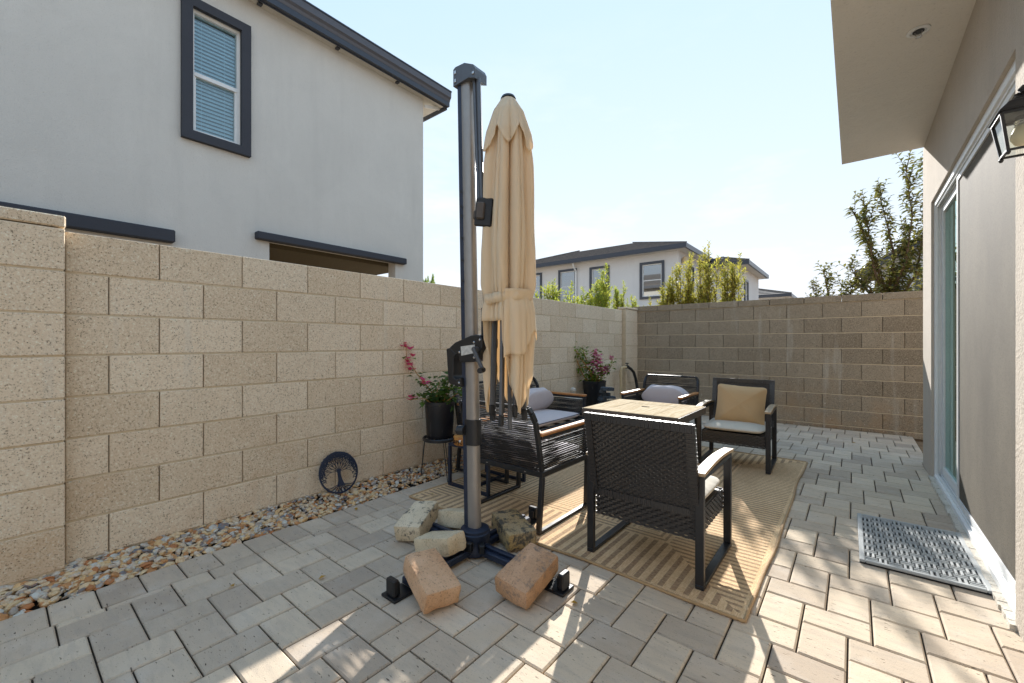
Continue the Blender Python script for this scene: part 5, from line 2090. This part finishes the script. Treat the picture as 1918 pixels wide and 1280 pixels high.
for k_ in range(5):
    m_.box((.025 + (-.022 + k_ * .011), -.1005 + (-.022 + k_ * .011) * .22, .078), (.004, .006, .034), Euler((0, 0, .22)).to_matrix())
m_.box((.09, -.045, .068), (.03, .05, .045), Euler((0, 0, .9)).to_matrix(), .005)
m_.build('pedal', M['black_plastic'], hub)
# mast: flattened oval profile with a dark track down its left side, leaning slightly
LEAN = Vector((-.035, -.02, 0)) / 2.5
def mast_at(z):
    return Vector((0, 0, z)) + LEAN * z
MR = Matrix.Rotation(.18, 3, 'Z')
def mast_profile(mb, z0, z1, grow_=0.0):
    prof_ = []
    for k_ in range(28):
        a = 2 * PI * k_ / 28
        x = math.copysign(abs(math.cos(a)) ** .62, math.cos(a)) * (.036 + grow_)
        y = math.copysign(abs(math.sin(a)) ** .75, math.sin(a)) * (.029 + grow_)
        prof_.append(MR @ Vector((x, y, 0)))
    o_ = len(mb.v)
    for z in (z0, z1):
        c_ = mast_at(z)
        mb.v += [tuple(c_ + p) for p in prof_]
    n_ = 28
    for k_ in range(n_):
        mb.f.append((o_ + k_, o_ + (k_ + 1) % n_, o_ + n_ + (k_ + 1) % n_, o_ + n_ + k_))
    mb.f += [tuple(o_ + k_ for k_ in range(n_))[::-1], tuple(o_ + n_ + k_ for k_ in range(n_))]
m_ = MB()
mast_profile(m_, .12, 2.54)
mast = m_.build('mast', M['grey_metal'], um, 'auto')
tr_ = MB()
off = MR @ Vector((-.030, -.012, 0))
tr_.beam(mast_at(.14) + off, mast_at(2.535) + off, .026, .044, tuple(MR @ Vector((1, 0, 0))), .003)
tr_.build('track', M['navy_metal'], mast)
hl = MB()
o2 = MR @ Vector((-.030, -.0352, 0))
for z in (1.95, 1.87, 1.82, 1.70, 1.58, 1.47, 1.36):
    c_ = mast_at(z) + o2
    hl.box(tuple(c_), (.010, .003, .014), MR)
hl.build('track_holes', M['black_plastic'], mast)
sv = MB()
mast_profile(sv, .585, .722, .007)
sv.build('sleeve', M['black_metal'], um, 'auto')
kn = MB()
c_ = mast_at(.665) + MR @ Vector((-.044, -.042, 0))
for k_ in range(10):
    a = 2 * PI * k_ / 10
    kn.v.append((c_.x - .016, c_.y - .024 * math.cos(a) - .01, c_.z + .026 * math.sin(a)))
    kn.v.append((c_.x + .016, c_.y - .024 * math.cos(a) + .01, c_.z + .026 * math.sin(a)))
kn.f = [(2 * k_, 2 * ((k_ + 1) % 10), 2 * ((k_ + 1) % 10) + 1, 2 * k_ + 1) for k_ in range(10)] + [tuple(2 * k_ for k_ in range(10))[::-1], tuple(2 * k_ + 1 for k_ in range(10))]
kn.build('knob', M['black_plastic'], um)
bt = MB()
c2 = mast_at(.605) + MR @ Vector((-.052, -.05, 0))
bt.box(tuple(c2), (.012, .012, .012), MR, .003)
bt.build('bolt', M['steel'], um)
# top cap and the hanging arm that carries the canopy
tc = MB()
c0 = mast_at(2.5)
tc.prism([(c0.x - .066, 2.53), (c0.x - .066, 2.622), (c0.x - .05, 2.630), (c0.x + .02, 2.625), (c0.x + .085, 2.59), (c0.x + .098, 2.565), (c0.x + .098, 2.515), (c0.x + .05, 2.535)], 1, c0.y - .045, c0.y + .045)
cap = tc.build('top_cap', M['rib_metal'], um)
cb = MB()
for z in (2.600, 2.555):
    cb.box((c0.x - .050, c0.y - .047, z), (.014, .006, .02), None, .002)
cb.box((c0.x + .085, c0.y - .047, 2.545), (.014, .006, .014), None, .002)
cb.build('bolts', M['steel'], cap)
ta, tb = Vector((c0.x + .078, c0.y - .012, 2.53)), Vector((CX_ - .085, CY_ - .115, 1.80))
m_ = MB()
for dx in (-.014, .014):
    m_.tube([ta + Vector((dx, 0, 0)), tb + Vector((dx * .7, 0, 0))], .012, 8)
m_.build('hanging_arm', M['rib_metal'], um, 'auto')
m_ = MB()
Rb = Euler((0, math.radians(5), .62)).to_matrix()
m_.box((CX_ - .055, CY_ - .125, 1.790), (.088, .016, .145), Rb, .008)
bk = m_.build('canopy_bracket', M['black_plastic'], um)
m_ = MB()
m_.box((CX_ - .062, CY_ - .142, 1.795), (.040, .028, .085), Rb, .006)
m_.box((CX_ - .095, CY_ - .128, 1.778), (.042, .045, .045), Rb, .006)
m_.build('hinge', M['table_frame'], bk)
# crank housing
hs = MB()
px_ = lambda cx, cy: (-.160 + (cx - 60) / 6.4 / 250, 1.135 - ((590 + cy / 6.4) - 642.5) / 346)
y0_, y1_ = -.068, .058
hs.prism([px_(*p) for p in ((105, 395), (180, 330), (370, 250), (430, 240), (475, 248), (503, 290), (503, 390), (430, 540), (400, 556), (240, 570), (225, 480), (190, 470))][::-1], 1, y0_, y1_)
hs.prism([px_(*p) for p in ((60, 410), (105, 395), (190, 470), (155, 520), (150, 740), (190, 775), (240, 750), (250, 860), (100, 838), (82, 760))][::-1], 1, y0_ + .004, y1_ - .004)
hs_o = hs.build('crank_housing', M['black_plastic'], um)
bv = hs_o.modifiers.new('bevel', 'BEVEL')
bv.width = .006
bv.segments = 2
bv.limit_method = 'ANGLE'
lb = MB()
q4 = [px_(*p) for p in ((255, 380), (420, 355), (430, 450), (262, 488))]
lb.add([(a, y0_ - .0015, b) for a, b in q4], [(0, 1, 2, 3)])
lb.add([(a, y0_ - .0005, b) for a, b in q4], [(3, 2, 1, 0)])
lb.build('label_plate', M['label'], hs_o)
sw = MB()
for p in ((410, 330), (477, 302), (237, 447), (412, 503), (232, 812)):
    a, b = px_(*p)
    sw.box((a, y0_ - .001, b), (.012, .006, .012), Euler((0, .78, 0)).to_matrix(), .002)
sw.build('screws', M['steel'], hs_o)
ck = MB()
a0, a1 = px_(450, 410), px_(560, 635)
ck.lathe([(.014, -.0), (.014, .03)], (0, 0, 0), 12)
ck.v = [(a0[0] + x, y0_ - z, a0[1] + y) for x, y, z in ck.v]
ck.beam((a0[0], y0_ - .028, a0[1]), (a1[0], y0_ - .034, a1[1]), .020, .014, (0, 1, 0), .003)
ck.build('crank', M['rib_metal'], um)
MB().tube([(a1[0], y0_ - .03, a1[1]), (a1[0] + .018, y0_ - .075, a1[1] - .002)], .014, 10).build('crank_knob', M['black_plastic'], um, 'auto')
# slider block that joins the boom and its sleeve
sl_ = MB()
sl_.box((CX_ - .098, CY_ - .05, 1.245), (.055, .05, .15), None, .005)
sl_.build('boom_sleeve', M['black_metal'], um)
sp_ = MB().box((CX_ - .098, CY_ - .0765, 1.252), (.008, .006, .008))
sp_.build('bolt', M['steel'], um)

# canopy cloth
def canR(z):
    tab = [(.75, .106), (.95, .124), (1.15, .130), (1.30, .125), (1.355, .112), (1.42, .130), (1.6, .134), (1.8, .126), (2.05, .116), (2.2, .100), (2.32, .070), (2.385, .030), (2.40, .012)]
    for (a, ra), (b, rb__) in zip(tab[:-1], tab[1:]):
        if z <= b:
            f_ = max(0, (z - a) / (b - a))
            return (ra + (rb__ - ra) * f_) * .95
    return .012


def fold(ph, z, k_=4.0):
    w_ = .35 * math.sin(2.1 * z + 2 * math.sin(ph)) + .25 * math.sin(3 * ph + z)
    s_ = abs(math.sin(k_ * ph + w_))
    f1 = s_ ** .55
    f2 = abs(math.sin(6.5 * ph + 1.7 + .8 * math.sin(1.3 * z))) ** .6
    return .72 * f1 + .28 * f2


def cloth(name, hem, ztop, r_off, nphi=280, nz=56, amp=.56, parent=um, phi0=0, phi1=2 * PI, thick=True):
    m_ = MB()
    closed = phi1 - phi0 > 6.2
    cols = nphi if closed else nphi + 1
    for j in range(nz + 1):
        for i in range(cols):
            ph = phi0 + (phi1 - phi0) * i / nphi
            zb_ = hem(ph)
            z = ztop + (zb_ - ztop) * j / nz
            a_ = amp * min(1, (ztop - z) / .25 + .15)
            rr = (canR(z) + r_off(ph, z)) * (1.03 - a_ + a_ * 1.25 * fold(ph, z))
            m_.v.append((CX_ + rr * math.cos(ph), CY_ + rr * math.sin(ph), z))
    for j in range(nz):
        for i in range(nphi):
            i2 = (i + 1) % cols if closed else i + 1
            a = j * cols
            m_.f.append((a + i, a + cols + i, a + cols + i2, a + i2))
    o = m_.build(name, M['canopy'], parent, True)
    sd_ = o.modifiers.new('thickness', 'SOLIDIFY')
    sd_.thickness = .0018
    return o


VIEW = math.atan2(-1, .78)               # direction from the canopy towards the patio's open side
def ang(a, b):
    return (a - b + PI) % (2 * PI) - PI


def hem_main(ph):
    z = .80 + .075 * (1 - math.cos(5 * ph + 1.1)) + .03 * math.sin(3 * ph)
    d = ang(ph, VIEW - .75)                # opened sector on the mast side
    if abs(d) < .55:
        z = 1.245
    elif abs(d) < .85:
        z += (1.245 - z) * (.85 - abs(d)) / .30 * .75
    return z


cano = cloth('canopy', hem_main, 2.39, lambda ph, z: .004 * math.sin(5 * ph + 9 * z))
def hem_vent(ph):
    tri = abs(((ph * 6 / (2 * PI) + .35) % 1) - .5) * 2
    return 2.10 + .115 * tri ** 1.3 - .015 * math.sin(2 * ph)
cloth('vent_flap', hem_vent, 2.398, lambda ph, z: .010 + .05 * max(0, 2.33 - z) * 1.1, 200, 24, .24, cano)
# a fold of cloth hanging over the strap
def hem_flap(ph):
    d = ang(ph, VIEW + .62)
    return 1.17 - .11 * abs(d - .5) + .03 * math.sin(5 * ph)
cloth('turned_flap', hem_flap, 1.40, lambda ph, z: .012 + .03 * max(0, 1.36 - z), 60, 20, .20, cano, VIEW - .12, VIEW + 1.45)
st_ = MB()
ns = 120
for k_ in range(ns):
    ph = 2 * PI * k_ / ns
    for z in (1.335, 1.385):
        rr = canR(z) * (1 - .20 + .20 * 1.25 * fold(ph, z)) + .013
        st_.v.append((CX_ + rr * math.cos(ph), CY_ + rr * math.sin(ph), z + .012 * math.cos(ph - VIEW - 1.2)))
for k_ in range(ns):
    a, b = 2 * k_, 2 * ((k_ + 1) % ns)
    st_.f.append((a, b, b + 1, a + 1))
sto = st_.build('tie_strap', M['canopy'], cano, True)
sm = sto.modifiers.new('thickness', 'SOLIDIFY')
sm.thickness = .003
# ribs below, and the crown cap
for k_ in range(8):
    ph = 2 * PI * k_ / 8 + .28
    rb_ = MB()
    a = (CX_ + .055 * math.cos(ph), CY_ + .055 * math.sin(ph), 1.9)
    zl = .80 + .03 * math.sin(3 * k_)
    b = (CX_ + .088 * math.cos(ph), CY_ + .088 * math.sin(ph), zl)
    rb_.beam(a, b, .016, .024, (math.cos(ph), math.sin(ph), 0), .002)
    ro = rb_.build('rib', M['rib_metal'], um)
    MB().beam(b, (b[0] + .002 * math.cos(ph), b[1] + .002 * math.sin(ph), zl - .055), .020, .028, (math.cos(ph), math.sin(ph), 0), .003).build('rib_tip', M['black_plastic'], ro)
MB().tube([(CX_ + .01, CY_, 1.95), (CX_ + .01, CY_, .69)], .011, 10).build('center_pole', M['rib_metal'], um, 'auto')
MB().lathe([(.03, 2.385), (.040, 2.393), (.034, 2.405), (.012, 2.412)], (CX_, CY_, 0), 20).build('crown_cap', M['black_plastic'], um, 'auto')

# ---- six loose wall blocks weighting the base
BLK = [
    ('terracotta block leaning on the near base arm, left of the two front ones', 'block_terra', (-1.466, 1.229, .086), (.069, -.24, 2.868), (.267, .171, .094)),
    ('rusty brown block leaning on the right base arm', 'block_rust', (-1.149, 1.53, .088), (.129, -.215, 1.573), (.268, .177, .093)),
    ('charcoal and ochre block tilted right of the mast foot', 'block_char', (-1.516, 1.872, .073), (-.001, -.116, 2.687), (.27, .174, .098)),
    ('cream topped block with black rough sides, farthest left', 'block_soot', (-2.001, 1.583, .087), (-.091, -.22, 1.983), (.264, .169, .098)),
    ('cream block lying against the mast foot', 'block_cream', (-1.685, 1.474, .085), (.041, .263, 3.241), (.255, .14, .094)),
    ('small pale cream block standing just behind the mast foot', 'block_cream', (-1.855, 1.765, .080), (.209, .152, 3.283), (.225, .134, .097)),
]
for k_, (lab, mt, loc, rot, dim) in enumerate(BLK):
    rk = random.Random(60 + k_)
    # subdivided box with worn edges and a rough split face
    m_ = MB()
    n3 = (9, 7, 5)
    idx = {}
    def vert(i, j, k2):
        key = (i, j, k2)
        if key not in idx:
            u = Vector((2 * i / n3[0] - 1, 2 * j / n3[1] - 1, 2 * k2 / n3[2] - 1))
            p = Vector((u.x * dim[0] / 2, u.y * dim[1] / 2, u.z * dim[2] / 2))
            # round the edges
            rad = .012
            inner = Vector([max(-dim[q] / 2 + rad, min(dim[q] / 2 - rad, p[q])) for q in range(3)])
            d_ = p - inner
            if d_.length > 1e-6:
                p = inner + d_.normalized() * min(d_.length, rad)
            # taper of the wedge shape and chips
            p.y *= 1 - .08 * (u.x * .5 + .5)
            nz = mnoise.noise(p * 34 + Vector((k_ * 7, 0, 0)))
            rough_ = .0022 + (.005 if abs(u.x + 1) < .01 or (mt == 'block_soot' and u.y > .99) else 0)
            p += u.normalized() * nz * rough_
            idx[key] = len(m_.v)
            m_.v.append(tuple(p))
        return idx[key]
    for ax_ in range(3):
        b_, c_ = (ax_ + 1) % 3, (ax_ + 2) % 3
        for s_ in (0, n3[ax_]):
            for i in range(n3[b_]):
                for j in range(n3[c_]):
                    q = []
                    for di, dj in ((0, 0), (1, 0), (1, 1), (0, 1)):
                        kk = [0, 0, 0]
                        kk[ax_], kk[b_], kk[c_] = s_, i + di, j + dj
                        q.append(vert(*kk))
                    m_.f.append(tuple(q if s_ else q[::-1]))
    o = m_.build('wall_block', M[mt], None, 'auto')
    o.location = loc
    o.rotation_euler = rot
    tag(o, lab, 'block', 'loose blocks weighting the parasol base')

# ---- a few fallen leaves
for k_, (x, y, lab) in enumerate(((-2.26, .70, 'yellow fallen leaf on the pavers in the left foreground'), (-1.99, .98, 'tiny dry leaf on the pavers left of the parasol base'),
                                  (-2.61, 1.545, 'yellow leaf at the gravel edge near the metal disc'), (-.93, 1.60, 'dry leaf between the rusty block and the rug'),
                                  (-2.42, 2.06, 'yellow leaf on the corner of the rug'), (-.02, 6.12, 'brown dry leaf on the pavers by the far wall'))):
    m_ = MB()
    a = k_ * 1.3
    m_.leaf(Vector((0, 0, .0)), Vector((math.cos(a), math.sin(a), .1)), Vector((0, 0, 1)), .035, .024, .25, -.1)
    o = m_.build('fallen_leaf', M['leaf_dry'], None)
    o.location = (x, y, .004 if k_ != 4 else .016)
    tag(o, lab, 'leaf', 'fallen leaves')
